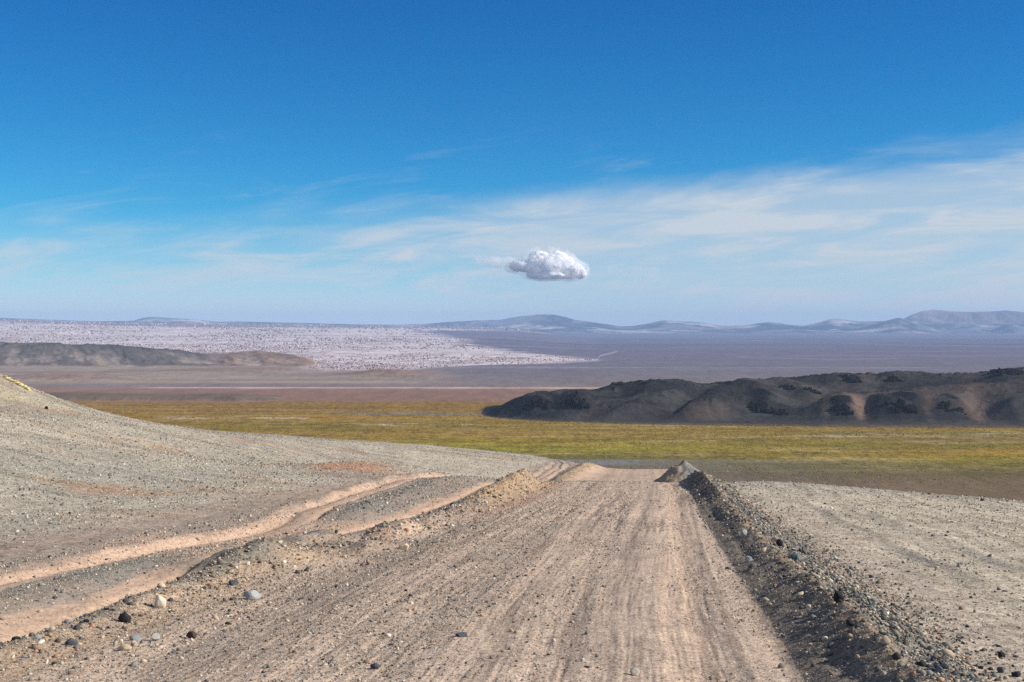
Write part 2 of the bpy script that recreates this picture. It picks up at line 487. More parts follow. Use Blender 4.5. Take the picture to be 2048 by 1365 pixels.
SAND = lin(188, 160, 137)
ORANGE = lin(190, 132, 96)
GREY = lin(174, 165, 148)
PALE = lin(190, 178, 156)
BLUEG = lin(148, 146, 135)
TAN = lin(202, 179, 156)
BROWNG = lin(140, 124, 112)
near = slice(0, int(np.searchsorted(ys, 760)))
xn, yn, tn, un = Xg[near], Yg[near], Tg[near], Ug[near]
col[near] = GREY
w1 = fbm(xn, yn, 6, 4, 0.55, 201)
w2 = fbm(xn, yn, 1.6, 3, 0.6, 203)
w3 = fbm(xn, yn * 0.5, 22, 3, 0.5, 205)
over(PALE, 0.35 + 0.6 * w1 + 0.4 * w2, near)
over(BLUEG, 0.15 + 0.8 * w3 + 0.6 * w2, near)
wl_s = fbm(xn * 0.35 + yn * 0.5, yn * 0.12 - xn * 0.1, 1.0, 4, 0.65, 208)
over(lin(120, 114, 104), 0.6 * sst(0.15, 0.6, wl_s), near)
over(lin(188, 172, 148), 0.5 * sst(0.15, 0.6, -wl_s), near)
lf = sst(-5.0, -7.0, tn)
over(BROWNG, (0.55 * sst(0.05, 0.55, fbm(xn, yn, 5, 4, 0.6, 207))) * lf, near)
over(lin(168, 128, 98), 0.55 * sst(0.25, 0.6, fbm(xn, yn, 4.0, 4, 0.6, 209)) * lf, near)
# warm foot of the slope next to the track
wobt = 0.25 * vnoise(xn * 0.5, yn * 0.35, 211)
over(lin(160, 138, 122), 0.8 * sst(-9.2, -7.0, tn + wobt * 2) * sst(60, 40, yn), near)
# orange earth on the spur
osp = np.exp(-0.5 * (((tn + 9.3 + wobt) / 2.2) ** 2 + ((yn - 57) / 4.5) ** 2))
over(ORANGE, 0.75 * sst(0.45, 1.1, osp + 0.75 * fbm(xn, yn, 2.2, 4, 0.65, 213)), near)
osp = np.exp(-0.5 * (((tn + 11.5) / 2.8) ** 2 + ((yn - 63) / 3.0) ** 2))
over(lin(196, 140, 104), 0.8 * sst(0.4, 0.8, osp + 0.35 * fbm(xn, yn, 1.5, 3, 0.6, 214)), near)
# pale yellow ledge at the far left
over(lin(176, 160, 118), 0.9 * gs(xn + 34, 6) * gs(yn - 76, 5) * sst(-0.3, 0.4, w2), near)
# side way: sand strips and grey gravel between
wob = 0.18 * vnoise(xn * 0 + 3.1, yn * 0.13, 77)
tw = tn + wob + 0.16 * vnoise(xn * 1.2, yn * 0.5, 215) + 0.10 * vnoise(xn * 4, yn * 1.6, 216)
side = sst(-7.3, -6.6, tw) * sst(-2.9, -3.2, tn)
over(lin(158, 143, 128), side * 0.9, near)
ta_, tb_ = tw - _tA(yn), tw - _tB(yn)
over(BLUEG * 0.85, side * 0.8 * sst(-0.3, 0.3, w2 + 0.6 * w1) * gs((ta_ + tb_) / 2, 0.5), near)
sB = gs(tb_, 0.42 + 0.2 * gs(yn - 25, 4)) * (0.9 + 0.35 * w1)
sA = gs(ta_, 0.24)
over(SAND, 1.25 * sst(0.25, 0.8, sB + 0.15 * w2) * sst(150, 60, yn), near)
over(SAND, 1.2 * sst(0.3, 0.85, sA + 0.15 * w2) * sst(150, 60, yn), near)
over(lin(132, 116, 104), (0.75 * gs(tb_ - 0.42, 0.07) + 0.7 * gs(tb_ + 0.10, 0.05) + 0.75 * gs(tb_ + 0.55, 0.08) + 0.6 * gs(ta_ - 0.3, 0.06)) * (0.5 + 0.6 * vnoise(xn * 0 + 2, yn * 0.6, 219)), near)
# sand spill where the side way crosses to the road
xs_, ys_ = P(700, 1062)
sp_ = np.exp(-0.5 * (((xn - xs_) / 1.7) ** 2 + ((yn - ys_) / 2.2) ** 2))
over(SAND, 1.2 * sst(0.25, 0.7, sp_ + 0.25 * w2), near)
xs_, ys_ = P(400, 1092)
sp_ = np.exp(-0.5 * (((xn - xs_) / 1.1) ** 2 + ((yn - ys_) / 2.2) ** 2))
over(SAND, 0.9 * sst(0.25, 0.7, sp_ + 0.25 * w2), near)
# road
tl, tr = _tL(yn), _tR(yn)
onroad = sst(-0.12, 0.12, tn - tl + wobt * 0.4) * sst(-0.12, 0.12, tr - tn) * sst(200, 170, yn)
over(TAN, onroad, near)
tt = tn + 0.12 * np.sin(yn / 9.0)
long1 = fbm(tt * 2.2, yn * 0.07, 0.45, 4, 0.75, 221)
grip = np.zeros_like(tn)
for c_, s_, a_ in ((2.60, .17, 1.0), (2.30, .05, .5), (1.35, .12, .40), (0.62, .16, .45), (-.55, .14, .45), (-1.05, .10, .3), (-1.9, .16, .5), (-2.4, .1, .4)):
    grip += a_ * gs(tt - c_ + 0.10 * vnoise(yn * 0.21 + c_ * 9, yn * 0, 223), s_)
over(lin(204, 177, 152), onroad * 0.9 * np.clip(grip * (0.8 + 0.3 * w1) + 0.9 * np.maximum(long1, 0), 0, 1) * 0.95, near)
over(lin(150, 132, 117), onroad * 0.8 * sst(0.08, 0.5, -long1), near)
loos = gs(tt - 0.05, 0.30) * 0.6 + gs(tt + 1.45, 0.30) * 0.8 + gs(tt - 1.85, 0.18) * .8 + gs(tt - 1.0, .15) * .5 + 1.2 * gs(tt - 2.9, 0.03)
over(lin(124, 114, 106), onroad * np.clip(loos * 1.0 * (0.6 + 0.6 * w1) + 0.25 * w2, 0, 1) * 0.75, near)
over(lin(188, 152, 126), onroad * 0.8 * sst(0.9, 0.3, tn - tl) * sst(26, 34, yn) * sst(60, 50, yn), near)
over(lin(180, 150, 128), 0.55 * onroad * sst(60, 90, yn) * (0.6 + 0.5 * w1), near)
over(lin(176, 152, 126), 0.75 * sst(-0.1, 0.5, tl - tn + 0.7) * sst(0.4, 1.2, tn - tl + 1.6) * sst(24, 20, yn), near)
for (mx, my, sx, sy, h) in mounds[:6]:
    mk = np.exp(-0.5 * (((xn - mx) / (sx * 0.8)) ** 2 + ((yn - my) / (sy * 0.8)) ** 2))
    over(lin(128, 120, 108), 0.8 * sst(0.3, 0.8, mk + 0.35 * w2), near)
# windrows and bank: mixed earth
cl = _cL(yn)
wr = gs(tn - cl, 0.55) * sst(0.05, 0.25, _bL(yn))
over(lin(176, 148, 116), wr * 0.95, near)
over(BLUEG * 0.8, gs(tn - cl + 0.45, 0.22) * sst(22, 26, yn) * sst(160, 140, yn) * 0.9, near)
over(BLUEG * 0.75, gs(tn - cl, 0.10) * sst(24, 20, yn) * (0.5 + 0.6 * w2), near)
bk = sst(3.05, 3.25, tn) * sst(4.55, 4.2, tn) * sst(56, 53, yn)
over(lin(124, 114, 102), bk * 0.92, near)
over(lin(176, 150, 118), gs(tn - 3.72 + 0.3 * wobt, 0.07) * bk * 0.6 * (0.6 + 0.6 * w1), near)
over(lin(134, 132, 122), sst(3.8, 4.0, tn) * bk * 0.75, near)
# right-hand flat
rf = sst(4.3, 4.8, tn)
over(lin(190, 178, 156), rf * 0.88, near)
over(lin(184, 168, 148), rf * 0.8 * sst(6.2, 5.0, tn) * sst(40, 20, yn), near)
tf = tn + 0.5 * fbm(xn, yn, 9.0, 2, 0.5, 55)
fur = 0.5 + 0.5 * np.sin(tf * 2 * math.pi / 0.72 + 1.0)
over(lin(150, 137, 120), rf * 0.8 * fur ** 6 * sst(5.0, 6.2, tn) * (0.6 + 0.6 * w1), near)
over(lin(150, 147, 138), rf * 0.5 * sst(38, 52, yn), near)
# rims beyond the brow
over(lin(112, 106, 102), sst(160, 230, yn), near)

# --- basin floor
far = slice(int(np.searchsorted(ys, 640)), NR)
xf, yf_, uf = Xg[far], Yg[far], Ug[far]
vb = HOR + CAMZ * FPX / yf_
wb = fbm(xf * 0.30, yf_, 70, 4, 0.6, 301)
vbn = vb + 5.0 * wb * sst(780, 850, vb) + 2.2 * fbm(xf * 0.25, yf_, 22, 3, 0.6, 303)
right = sst(1000, 2048, uf)


def band(pts):
    p = np.array([q[0] for q in pts], dtype=float)
    c = np.array([lin(*q[1]) for q in pts])
    return np.stack([np.interp(vbn, p, c[:, i]) for i in range(3)], -1)


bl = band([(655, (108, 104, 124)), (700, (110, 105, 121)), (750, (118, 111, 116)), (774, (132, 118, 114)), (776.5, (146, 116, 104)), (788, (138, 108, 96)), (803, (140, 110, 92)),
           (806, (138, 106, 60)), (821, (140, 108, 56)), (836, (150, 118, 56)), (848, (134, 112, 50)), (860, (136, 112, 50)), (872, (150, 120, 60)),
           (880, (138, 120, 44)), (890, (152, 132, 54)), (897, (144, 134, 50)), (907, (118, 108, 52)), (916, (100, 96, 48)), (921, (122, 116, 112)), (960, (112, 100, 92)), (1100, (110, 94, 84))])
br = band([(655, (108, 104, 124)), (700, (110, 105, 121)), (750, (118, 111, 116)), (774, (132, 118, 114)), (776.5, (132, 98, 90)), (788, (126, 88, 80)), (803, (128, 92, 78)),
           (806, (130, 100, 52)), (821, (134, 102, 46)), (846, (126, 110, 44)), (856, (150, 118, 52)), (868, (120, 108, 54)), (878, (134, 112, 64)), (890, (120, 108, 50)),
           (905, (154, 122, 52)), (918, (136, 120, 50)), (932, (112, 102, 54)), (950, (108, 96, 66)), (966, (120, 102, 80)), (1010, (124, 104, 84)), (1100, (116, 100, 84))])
rm = right[..., None].astype(np.float32)
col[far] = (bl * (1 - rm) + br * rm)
patch = fbm(xf * 0.22, yf_, 16, 4, 0.65, 305)
meadow = sst(806, 812, vb) * sst(960, 915, vb)
over(lin(96, 84, 44), 0.55 * sst(0.0, 0.5, patch) * meadow, far)
over(lin(176, 150, 104), 0.5 * sst(0.12, 0.55, fbm(xf * 0.2, yf_, 26, 4, 0.65, 306)) * meadow, far)
# grey tongue and pale salt pans
tong = sst(3.5, 1.5, np.abs(vb - 828.5 + 1.5 * wb)) * sst(610, 760, uf) * sst(1120, 1000, uf)
over(lin(118, 112, 104), tong * 0.85, far)
grv = sst(6, 3, np.abs(vb - 925)) * sst(1080, 1150, uf) * sst(1340, 1230, uf)
over(lin(128, 124, 120), grv * 0.8, far)
for (u0, u1, v0, dv, a) in ((290, 1235, 776.2, 0.8, 0.9), (260, 330, 771.5, 0.6, 0.7), (690, 950, 850, 2.6, 0.6), (330, 640, 836.5, 2.0, 0.7), (800, 850, 827.5, 0.8, 0.9),
                         (1300, 2100, 873, 2.0, 0.45), (1700, 2100, 868, 1.2, 0.4), (480, 540, 798, 0.8, .8)):
    br_ = sst(-0.05, 0.40, fbm(xf * 0.35, yf_, 12, 4, 0.65, int(u0)))
    if v0 == 776.2:
        br_ = 0.75 + 0.25 * br_
    over(lin(212, 190, 176), a * gs(vb - v0 + 0.6 * wb, dv) * sst(u0 - 40, u0 + 40, uf) * sst(u1 + 40, u1 - 60, uf) * br_, far)
# terrace
te = terr[far]
over(lin(112, 98, 84), sst(0.5, 2.0, te) * 0.9, far)
over(lin(84, 74, 62), sst(6.0, 7.4, te) * 0.6 * sst(1990, 1940, yf_), far)
# apron of the left hills
ap = sst(2430, 2600, yf_ + 90 * fbm(xf * 0.4, yf_, 300, 3, 0.5, 311)) * sst(1000, 760, uf + 0.06 * (yf_ - 2500)) * sst(5200, 4200, yf_)
apc = fbm(xf * 0.3, yf_, 130, 4, 0.6, 313)
over(lin(160, 142, 128), ap * 0.9, far)
over(lin(116, 106, 100), ap * 0.6 * sst(-0.1, 0.5, apc), far)
over(lin(160, 140, 128), ap * 0.45 * sst(0.1, 0.6, fbm(xf * 0.3, yf_, 60, 4, 0.6, 314)), far)
hz_ = hillz[far]
hm = sst(1.0, 5.0, hz_) * sst(0.0, 0.15, qhill[far])
g_ = fbm(xf + 0.35 * yf_, yf_ * 0.22, 120, 4, 0.55, 120, True)
over(lin(98, 92, 90), hm * sst(470, 400, uf) * (0.8 + 0.2 * g_), far)
over(lin(134, 112, 100), hm * sst(400, 470, uf), far)
over(lin(176, 158, 142), hm * 0.8 * sst(0.42, 0.05, g_) * (0.4 + 0.6 * sst(0.7, 0.1, qhill[far])), far)
over(lin(68, 70, 74), hm * 0.5 * sst(0.55, 0.95, qhill[far]) * sst(430, 380, uf), far)
kn_ = sst(2.0, 6.0, hz_) * sst(0.0, -0.1, qhill[far])
over(lin(142, 116, 104), kn_ * 0.7, far)
# lava hills
lm = sst(0.15, 0.9, lava[far]) * sst(1380, 1440, yf_) * sst(3200, 2900, yf_)
lq = qlava[far]
over(lin(68, 65, 64), lm, far)
over(lin(40, 39, 41), lm * 0.8 * sst(-0.1, 0.5, fbm(xf, yf_, 60, 4, 0.6, 321, True)), far)
over(lin(30, 30, 33), lm * 0.9 * sst(0.86, 0.97, lq) * sst(1.5, 1.2, lq) * sst(0.0, 0.5, fbm(xf, yf_, 25, 3, 0.6, 322)), far)
over(lin(92, 82, 75), lm * 0.35 * sst(0.1, 0.6, fbm(xf, yf_, 110, 3, 0.5, 323)), far)
vr = vrow[far]
for (u0, v0, su, sv, a) in ((1728, 826, 16, 14, .95), (1700, 815, 26, 5, .6), (1968, 828, 26, 14, .8), (1960, 800, 24, 8, .4), (1655, 822, 8, 16, .4), (1860, 820, 8, 14, .4), (1420, 840, 50, 5, .5), (1760, 806, 30, 3, .5), (1950, 790, 60, 4, .3)):
    su_ = su * np.clip((858 - vr) / 32, 0.3, 1.8)
    ud_ = uf + 9 * fbm(xf, yf_, 60, 3, 0.6, 325) + (850 - vr) * 0.35
    over(lin(126, 105, 90), lm * a * 0.75 * np.exp(-0.5 * (((ud_ - u0) / su_) ** 2 + ((vr - v0) / sv) ** 2)), far)
over(lin(34, 33, 35), lm * 0.6 * sst(0.55, 0.85, fbm(xf, yf_, 42, 4, 0.65, 106, True)) * sst(0.05, 0.3, lq), far)
for (u0, v0, su, sv) in ((1150, 812, 24, 12), (1082, 812, 22, 9), (1523, 822, 24, 11), (1683, 824, 22, 10), (1805, 822, 28, 10), (1900, 818, 24, 6), (1705, 764, 24, 6), (2012, 749, 34, 8), (1573, 780, 16, 7)):
    over(lin(26, 26, 29), lm * 0.9 * sst(0.55, 0.95, np.exp(-0.5 * (((uf - u0) / su) ** 2 + ((vr - v0) / sv) ** 2)) + 0.5 * fbm(xf, yf_, 18, 3, 0.6, 361)), far)
lskirt = sst(0.16, -0.03, lq) * sst(-0.12, -0.02, lq) * sst(930, 960, uf)
over(lin(76, 70, 66), lskirt * 0.9 * sst(0.0, 0.1, lava[far] + 0.2), far)
# pumice field: the pale ground, its edge drawn on the floor of the basin
_pu = smooth_tab([(2900, 640), (3300, 760), (3420, 830), (3560, 900), (3750, 1000), (4000, 1090), (4250, 1170), (4420, 1150), (4900, 1090), (5300, 1010), (6100, 950), (7200, 905),
                  (9200, 850), (10300, 835), (11200, 900), (12400, 1010), (14000, 1060), (16500, 1050)], 90, 2900, 16500)
pe = _pu(np.clip(yf_, 2900, 16500)) + 55 * fbm(xf * 0.7, yf_ * 0.5, 420, 5, 0.65, 331) - uf
pm = sst(-45, 40, pe + 60 * fbm(xf * 0.5, yf_ * 0.4, 160, 4, 0.65, 339)) * sst(3050, 3350, yf_ + 120 * fbm(xf, yf_, 160, 3, 0.6, 333)) * (1 - hm) * sst(17500, 15200, yf_)
pm = pm * np.maximum(sst(560, 680, uf), sst(3800, 4200, yf_))
over(lin(212, 200, 198), pm, far)
rel_ = fbm(xf, yf_, 150, 4, 0.62, 131, True)
over(lin(140, 122, 122), pm * 0.5 * sst(0.15, 0.6, rel_) * sst(-30, 160, pe), far)
big_ = fbm(xf * 0.35, yf_, 1400, 4, 0.6, 335)
over(lin(118, 106, 112), pm * 0.8 * sst(0.0, 0.35, big_ + 0.9 * sst(11500, 14800, yf_) - 0.05), far)
# trails on the far plain
pl = sst(664, 672, vb) * sst(770, 755, vb) * (1 - pm) * (1 - ap)
over(lin(150, 140, 150), pl * 0.5 * sst(0.12, 0.5, fbm(xf * 0.10, yf_, 160, 5, 0.7, 351)), far)
over(lin(84, 76, 88), pl * 0.5 * sst(0.10, 0.5, fbm(xf * 0.06, yf_, 500, 4, 0.6, 352)), far)
for pts_, wd, a_ in (([(1160, 723), (1195, 719), (1200, 712), (1225, 706), (1232, 704)], 0.8, .7), ([(1120, 727), (1160, 724), (1196, 722)], 0.6, .6),
                     ([(1700, 688), (1850, 691), (2100, 694)], 0.5, .2), ([(1480, 714), (1650, 719), (1800, 717)], 0.5, .18)):
    vl = np.interp(uf, [q[0] for q in pts_], [q[1] for q in pts_])
    inr = sst(pts_[0][0] - 8, pts_[0][0] + 4, uf) * sst(pts_[-1][0] + 8, pts_[-1][0] - 4, uf)
    over(lin(186, 176, 180), a_ * gs(vb - vl, wd) * inr * (1 - pm), far)
# mountains
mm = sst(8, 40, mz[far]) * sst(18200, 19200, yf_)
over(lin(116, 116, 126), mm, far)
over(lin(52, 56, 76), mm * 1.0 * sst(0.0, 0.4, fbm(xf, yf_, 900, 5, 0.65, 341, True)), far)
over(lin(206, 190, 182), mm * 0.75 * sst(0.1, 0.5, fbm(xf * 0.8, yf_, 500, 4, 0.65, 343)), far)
vc = mm * sst(24000, 24300, yf_) * sst(1780, 1840, uf)
over(lin(140, 112, 104), vc * 0.85, far)
over(lin(206, 176, 158), vc * gs(uf - 1842, 16) * 0.8, far)
over(lin(82, 74, 78), vc * 0.8 * sst(0.0, 0.5, fbm(xf, yf_ * 0.12, 260, 4, 0.6, 145, True)), far)
col = np.clip(col, 0.01, 0.9)


# ------------------------------------------------------------------ materials
def mat(name, fine=(), contrast=0.5, bump=0.0, bscale=10.0, rough=0.95, attr=True, base=(0.3, 0.3, 0.3), dark=None):
    """procedural matter: colour attribute (or plain base) broken up by noise at several grain sizes
    fine = [(scale, weight, squeeze_y)]"""
    m = bpy.data.materials.new(name)
    m.use_nodes = True
    t = NT(m.node_tree)
    t.n.clear()
    out = t.node('ShaderNodeOutputMaterial')
    bs = t.node('ShaderNodeBsdfPrincipled')
    bs.inputs['Roughness'].default_value = rough
    bs.inputs['Specular IOR Level'].default_value = 0.0
    t.l.new(bs.outputs[0], out.inputs[0])
    geo = t.node('ShaderNodeNewGeometry')
    pos = geo.outputs['Position']
    if attr:
        c = t.node('ShaderNodeAttribute', attribute_name='Col').outputs['Color']
    else:
        rg = t.node('ShaderNodeRGB')
        rg.outputs[0].default_value = (*base, 1)
        c = rg.outputs[0]
    acc = None
    for (sc, wt, sy) in fine:
        mp = t.node('ShaderNodeMapping', {'Vector': pos, 'Scale': (1, sy, 1)}).outputs[0]
        n = t.noise(mp, sc, 2, 0.65)
        v = t.math('MULTIPLY', t.math('SUBTRACT', n, 0.5), wt * 4)
        acc = v if acc is None else t.math('ADD', acc, v)
    if acc is not None:
        f = t.math('MAXIMUM', t.math('MULTIPLY_ADD', acc, contrast, 1.0), 0.12)
        vm = t.node('ShaderNodeVectorMath', {0: c}, operation='SCALE')
        t.put(vm.inputs['Scale'], f)
        c = vm.outputs[0]
    if dark:
        sc, lo, hi, dc, amt = dark
        n = t.noise(pos, sc, 4, 0.7)
        c = t.mix(t.ss(n, lo, hi, 0, amt), c, tuple(dc))
    t.put(bs.inputs['Base Color'], c)
    if bump > 0:
        nb = t.noise(pos, bscale, 4, 0.65)
        b = t.node('ShaderNodeBump', {'Strength': 1.0, 'Distance': bump, 'Height': nb})
        t.l.new(b.outputs[0], bs.inputs['Normal'])
    return m


M_road = mat('road_dirt', [(48, .8, .9), (20, .6, .7), (6, .25, .3)], 0.58, 0.014, 40)
M_track = mat('track_sand', [(34, .6, .9), (11, .5, .6), (2.5, .3, .3)], 0.5, 0.012, 18)
M_ground = mat('gravel_slope', [(24, .8, .6), (9, .7, .45), (2.6, .4, .4), (0.7, .25, .4)], 0.52, 0.02, 16)
M_berm = mat('bank_earth', [(24, .8, 1), (8, .6, 1)], 0.6, 0.03, 18)
M_plain = mat('plain_soil', [(0.9, .4, .4), (0.22, .5, .3), (0.05, .35, .15), (0.012, .25, .2)], 0.42, 0.0)
M_grass = mat('meadow', [(0.9, .6, .35), (0.28, .7, .3), (0.09, .5, .3), (0.025, .25, .3)], 0.62, 0.0, dark=(0.16, 0.56, 0.66, lin(190, 160, 100), 0.5))
M_lava = mat('lava_sand', [(0.6, .5, 1), (0.12, .45, 1), (0.03, .3, 1)], 0.45, 0.9, 0.25)
M_hill = mat('far_hill_soil', [(0.12, .4, .5), (0.03, .5, .5)], 0.40, 3.0, 0.05)
M_pum = mat('pumice_ground', [(0.03, .35, .6), (0.008, .2, .5)], 0.35, 0.0, dark=(0.022, 0.52, 0.64, lin(128, 106, 106), 0.6))
M_mtn = mat('mountain_rock', [(0.012, .35, .6), (0.003, .4, .6)], 0.40, 8.0, 0.012)

# ------------------------------------------------------------------ cut the grid into its named surfaces
fy = 0.25 * (Yg[:-1, :-1] + Yg[1:, :-1] + Yg[:-1, 1:] + Yg[1:, 1:])
cc = lambda a: 0.25 * (a[:-1, :-1] + a[1:, :-1] + a[:-1, 1:] + a[1:, 1:])
ft, fu, fz = cc(Tg), cc(Ug), cc(Zg)
fl_, fhz, fqh, fmz = cc(lava), cc(hillz), cc(qhill), cc(mz)
pmf = np.zeros(Yg.shape, np.float32); pmf[far] = pm
fpm = cc(pmf)
cls = np.zeros(fy.shape, np.int8)                     # 0 ground
cls[(fy > 700)] = 5                                   # plain
wobf = 8 * fbm(cc(Xg) * 0.3, fy, 70, 4, 0.6, 301)
fvb = HOR + CAMZ * FPX / fy
lowedge = 914 + 32 * sst(1250, 2048, fu)
cls[(fy > 700) & (fvb > 805) & (fvb + wobf * 0.8 < lowedge)] = 4     # meadow grass
cls[(fl_ > 0.35) & (fy > 1380) & (fy < 3100) & (fu > 930)] = 6
cls[(fhz > 1.0) & (fy > 2500) & (fy < 6000)] = 7
cls[(fpm > 0.5) & (cls == 5)] = 8
cls[(fmz > 8) & (fy > 18400)] = 9
rd = (ft > _tL(np.clip(fy, 0, 200))) & (ft < _tR(np.clip(fy, 0, 200))) & (fy < 190)
cls[rd] = 1
cls[(ft >= _tR(np.clip(fy, 0, 200))) & (ft < 4.5) & (fy < 56)] = 2
cl_ = _cL(np.clip(fy, 0, 200))
cls[(ft < _tL(np.clip(fy, 0, 200))) & (ft > cl_ - 0.45) & (_bL(np.clip(fy, 0, 200)) > 0.12) & (fy < 70)] = 10
cls[(ft < _tL(np.clip(fy, 0, 200))) & (ft > cl_ - 1.0) & (_bL(np.clip(fy, 0, 200)) > 0.12) & (fy >= 70) & (fy < 150)] = 11
cls[(ft < -3.3) & (ft > -6.7) & (fy < 150) & (cls == 0)] = 3


def grid_mesh(name, mask, m, label, kind='structure'):
    r, c = np.nonzero(mask)
    a = r * NCC + c
    quads = np.stack([a, a + 1, a + NCC + 1, a + NCC], 1)
    used, inv = np.unique(quads, return_inverse=True)
    quads = inv.reshape(-1, 4)
    co = np.stack([Xg.ravel()[used], Yg.ravel()[used], Zg.ravel()[used]], 1).astype(np.float32)
    me = bpy.data.meshes.new(name)
    me.vertices.add(len(co))
    me.vertices.foreach_set('co', co.ravel())
    n = len(quads)
    me.loops.add(n * 4)
    me.loops.foreach_set('vertex_index', quads.ravel().astype(np.int32))
    me.polygons.add(n)
    me.polygons.foreach_set('loop_start', np.arange(0, n * 4, 4, dtype=np.int32))
    me.polygons.foreach_set('use_smooth', np.ones(n, dtype=bool))
    at = me.color_attributes.new('Col', 'FLOAT_COLOR', 'POINT')
    rgba = np.ones((len(used), 4), np.float32)
    rgba[:, :3] = col.reshape(-1, 3)[used]
    at.data.foreach_set('color', rgba.ravel())
    me.update(calc_edges=True)
    me.materials.append(m)
    o = bpy.data.objects.new(name, me)
    C.objects.link(o)
    o['label'] = label
    if kind:
        o['kind'] = kind
    return o


grid_mesh('ground', cls == 0, M_ground, 'grey gravel slopes on both sides of the dirt road')
grid_mesh('road', cls == 1, M_road, 'wide tan dirt road running over a brow')
grid_mesh('embankment', cls == 2, M_berm, 'long gravel bank along the right edge of the road')
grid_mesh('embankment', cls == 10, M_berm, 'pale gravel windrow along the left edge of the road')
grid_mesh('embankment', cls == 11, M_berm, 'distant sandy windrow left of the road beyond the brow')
grid_mesh('path', cls == 3, M_track, 'sandy side track with wheel ruts left of the road')
grid_mesh('grass', cls == 4, M_grass, 'golden and green meadow on the basin floor', 'stuff')
grid_mesh('plain', cls == 5, M_plain, 'wide purple brown desert plain')
grid_mesh('hills', cls == 6, M_lava, 'dark lava sand hills at the right')
grid_mesh('hills', cls == 7, M_hill, 'blue grey ridge and brown hill at the left')
grid_mesh('terrain', cls == 8, M_pum, 'white pumice field climbing to the skyline at the left')
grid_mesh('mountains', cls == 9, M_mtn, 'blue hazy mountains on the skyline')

# height lookup on the grid
lys = np.log(ys)


def ground_at(x, y):
    x = np.atleast_1d(np.asarray(x, float)); y = np.atleast_1d(np.asarray(y, float))
    i = np.clip(np.searchsorted(ys, y) - 1, 0, NR - 2)
    fy_ = np.clip((y - ys[i]) / (ys[i + 1] - ys[i]), 0, 1)
    r = x / y
    j = np.clip(np.searchsorted(rs, r) - 1, 0, NCC - 2)
    fx_ = np.clip((r - rs[j]) / (rs[j + 1] - rs[j]), 0, 1)
    return (Zg[i, j] * (1 - fx_) + Zg[i, j + 1] * fx_) * (1 - fy_) + (Zg[i + 1, j] * (1 - fx_) + Zg[i + 1, j + 1] * fx_) * fy_


def pix_ground(u, v, ymin=6.0, ymax=400.0):
    """first point of the near ground seen at a photo pixel"""
    yy = ys[(ys > ymin) & (ys < ymax)]
    xx = (u - 1024) / FPX * yy
    zz = ground_at(xx, yy)
    ray = CAMZ - (v - HOR) / FPX * yy
    k = np.nonzero(zz >= ray)[0]
    k = k[0] if len(k) else len(yy) - 1
    return float(xx[k]), float(yy[k]), float(zz[k])


# ------------------------------------------------------------------ loose gravel (nobody could count it)
def ico():
    bm = bmesh.new()
    bmesh.ops.create_icosphere(bm, subdivisions=1, radius=1)
    v = np.array([p.co[:] for p in bm.verts])
    f = np.array([[q.index for q in p.verts] for p in bm.faces])
    bm.free()
    return v, f


ICO_V, ICO_F = ico()
STONE_COLS = [lin(*c) for c in ((158, 150, 136), (128, 128, 120), (104, 104, 100), (86, 85, 84), (180, 164, 142), (196, 178, 154), (200, 192, 178), (172, 138, 110), (146, 122, 102), (118, 112, 102), (70, 68, 68), (216, 202, 180))]


def gravel(name, x, y, size, cw, label, bury=0.25, mat_=None, cols_=None):
    n = len(x)
    nv, nf = len(ICO_V), len(ICO_F)
    V = np.repeat(ICO_V[None], n, 0) * (1 + 0.30 * rng.uniform(-1, 1, (n, nv, 1)))
    sc = size[:, None] * np.stack([rng.uniform(0.8, 1.35, n), rng.uniform(0.6, 1.0, n), rng.uniform(0.4, 0.85, n)], 1)
    V = V * sc[:, None, :] * 0.5
    a = rng.uniform(0, 2 * math.pi, n)
    b = rng.normal(0, 0.35, n)
    cb, sb = np.cos(b)[:, None], np.sin(b)[:, None]
    vx, vy, vz = V[..., 0], V[..., 1], V[..., 2]
    vx, vz = vx * cb - vz * sb, vx * sb + vz * cb
    ca, sa = np.cos(a)[:, None], np.sin(a)[:, None]
    vx, vy = vx * ca - vy * sa, vx * sa + vy * ca
    z0 = ground_at(x, y)
    P_ = np.stack([vx + x[:, None], vy + y[:, None], vz + (z0 + sc[:, 2] * (0.5 - bury))[:, None]], -1).reshape(-1, 3).astype(np.float32)
    F = (ICO_F[None] + (np.arange(n) * nv)[:, None, None]).reshape(-1, 3)
    me = bpy.data.meshes.new(name)
    me.vertices.add(len(P_))
    me.vertices.foreach_set('co', P_.ravel())
    k = len(F)
    me.loops.add(k * 3)
    me.loops.foreach_set('vertex_index', F.ravel().astype(np.int32))
    me.polygons.add(k)
    me.polygons.foreach_set('loop_start', np.arange(0, k * 3, 3, dtype=np.int32))
    cw = np.array(cw, float); cw /= cw.sum()
    cols_ = cols_ or STONE_COLS
    pick = rng.choice(len(cols_), n, p=cw)
    sc_ = np.array(cols_)[pick] * rng.uniform(0.75, 1.2, (n, 1))
    at = me.color_attributes.new('Col', 'FLOAT_COLOR', 'POINT')
    rgba = np.ones((n, nv, 4), np.float32)
    rgba[..., :3] = np.clip(sc_, 0, 0.85)[:, None, :]
    at.data.foreach_set('color', rgba.ravel())
    me.update(calc_edges=True)
    me.materials.append(mat_ or M_stone)
    o = bpy.data.objects.new(name, me)
    C.objects.link(o)
    o['label'] = label
    o['kind'] = 'stuff'
    return o


M_stone = mat('stone', [(40, .5, 1)], 0.35, 0.0, rough=0.9)
M_tuft = mat('tuft', [(2, .5, 1)], 0.4, 0.0)
M_blocks = mat('pumice_block', [(0.05, .5, 1)], 0.4, 0.0)


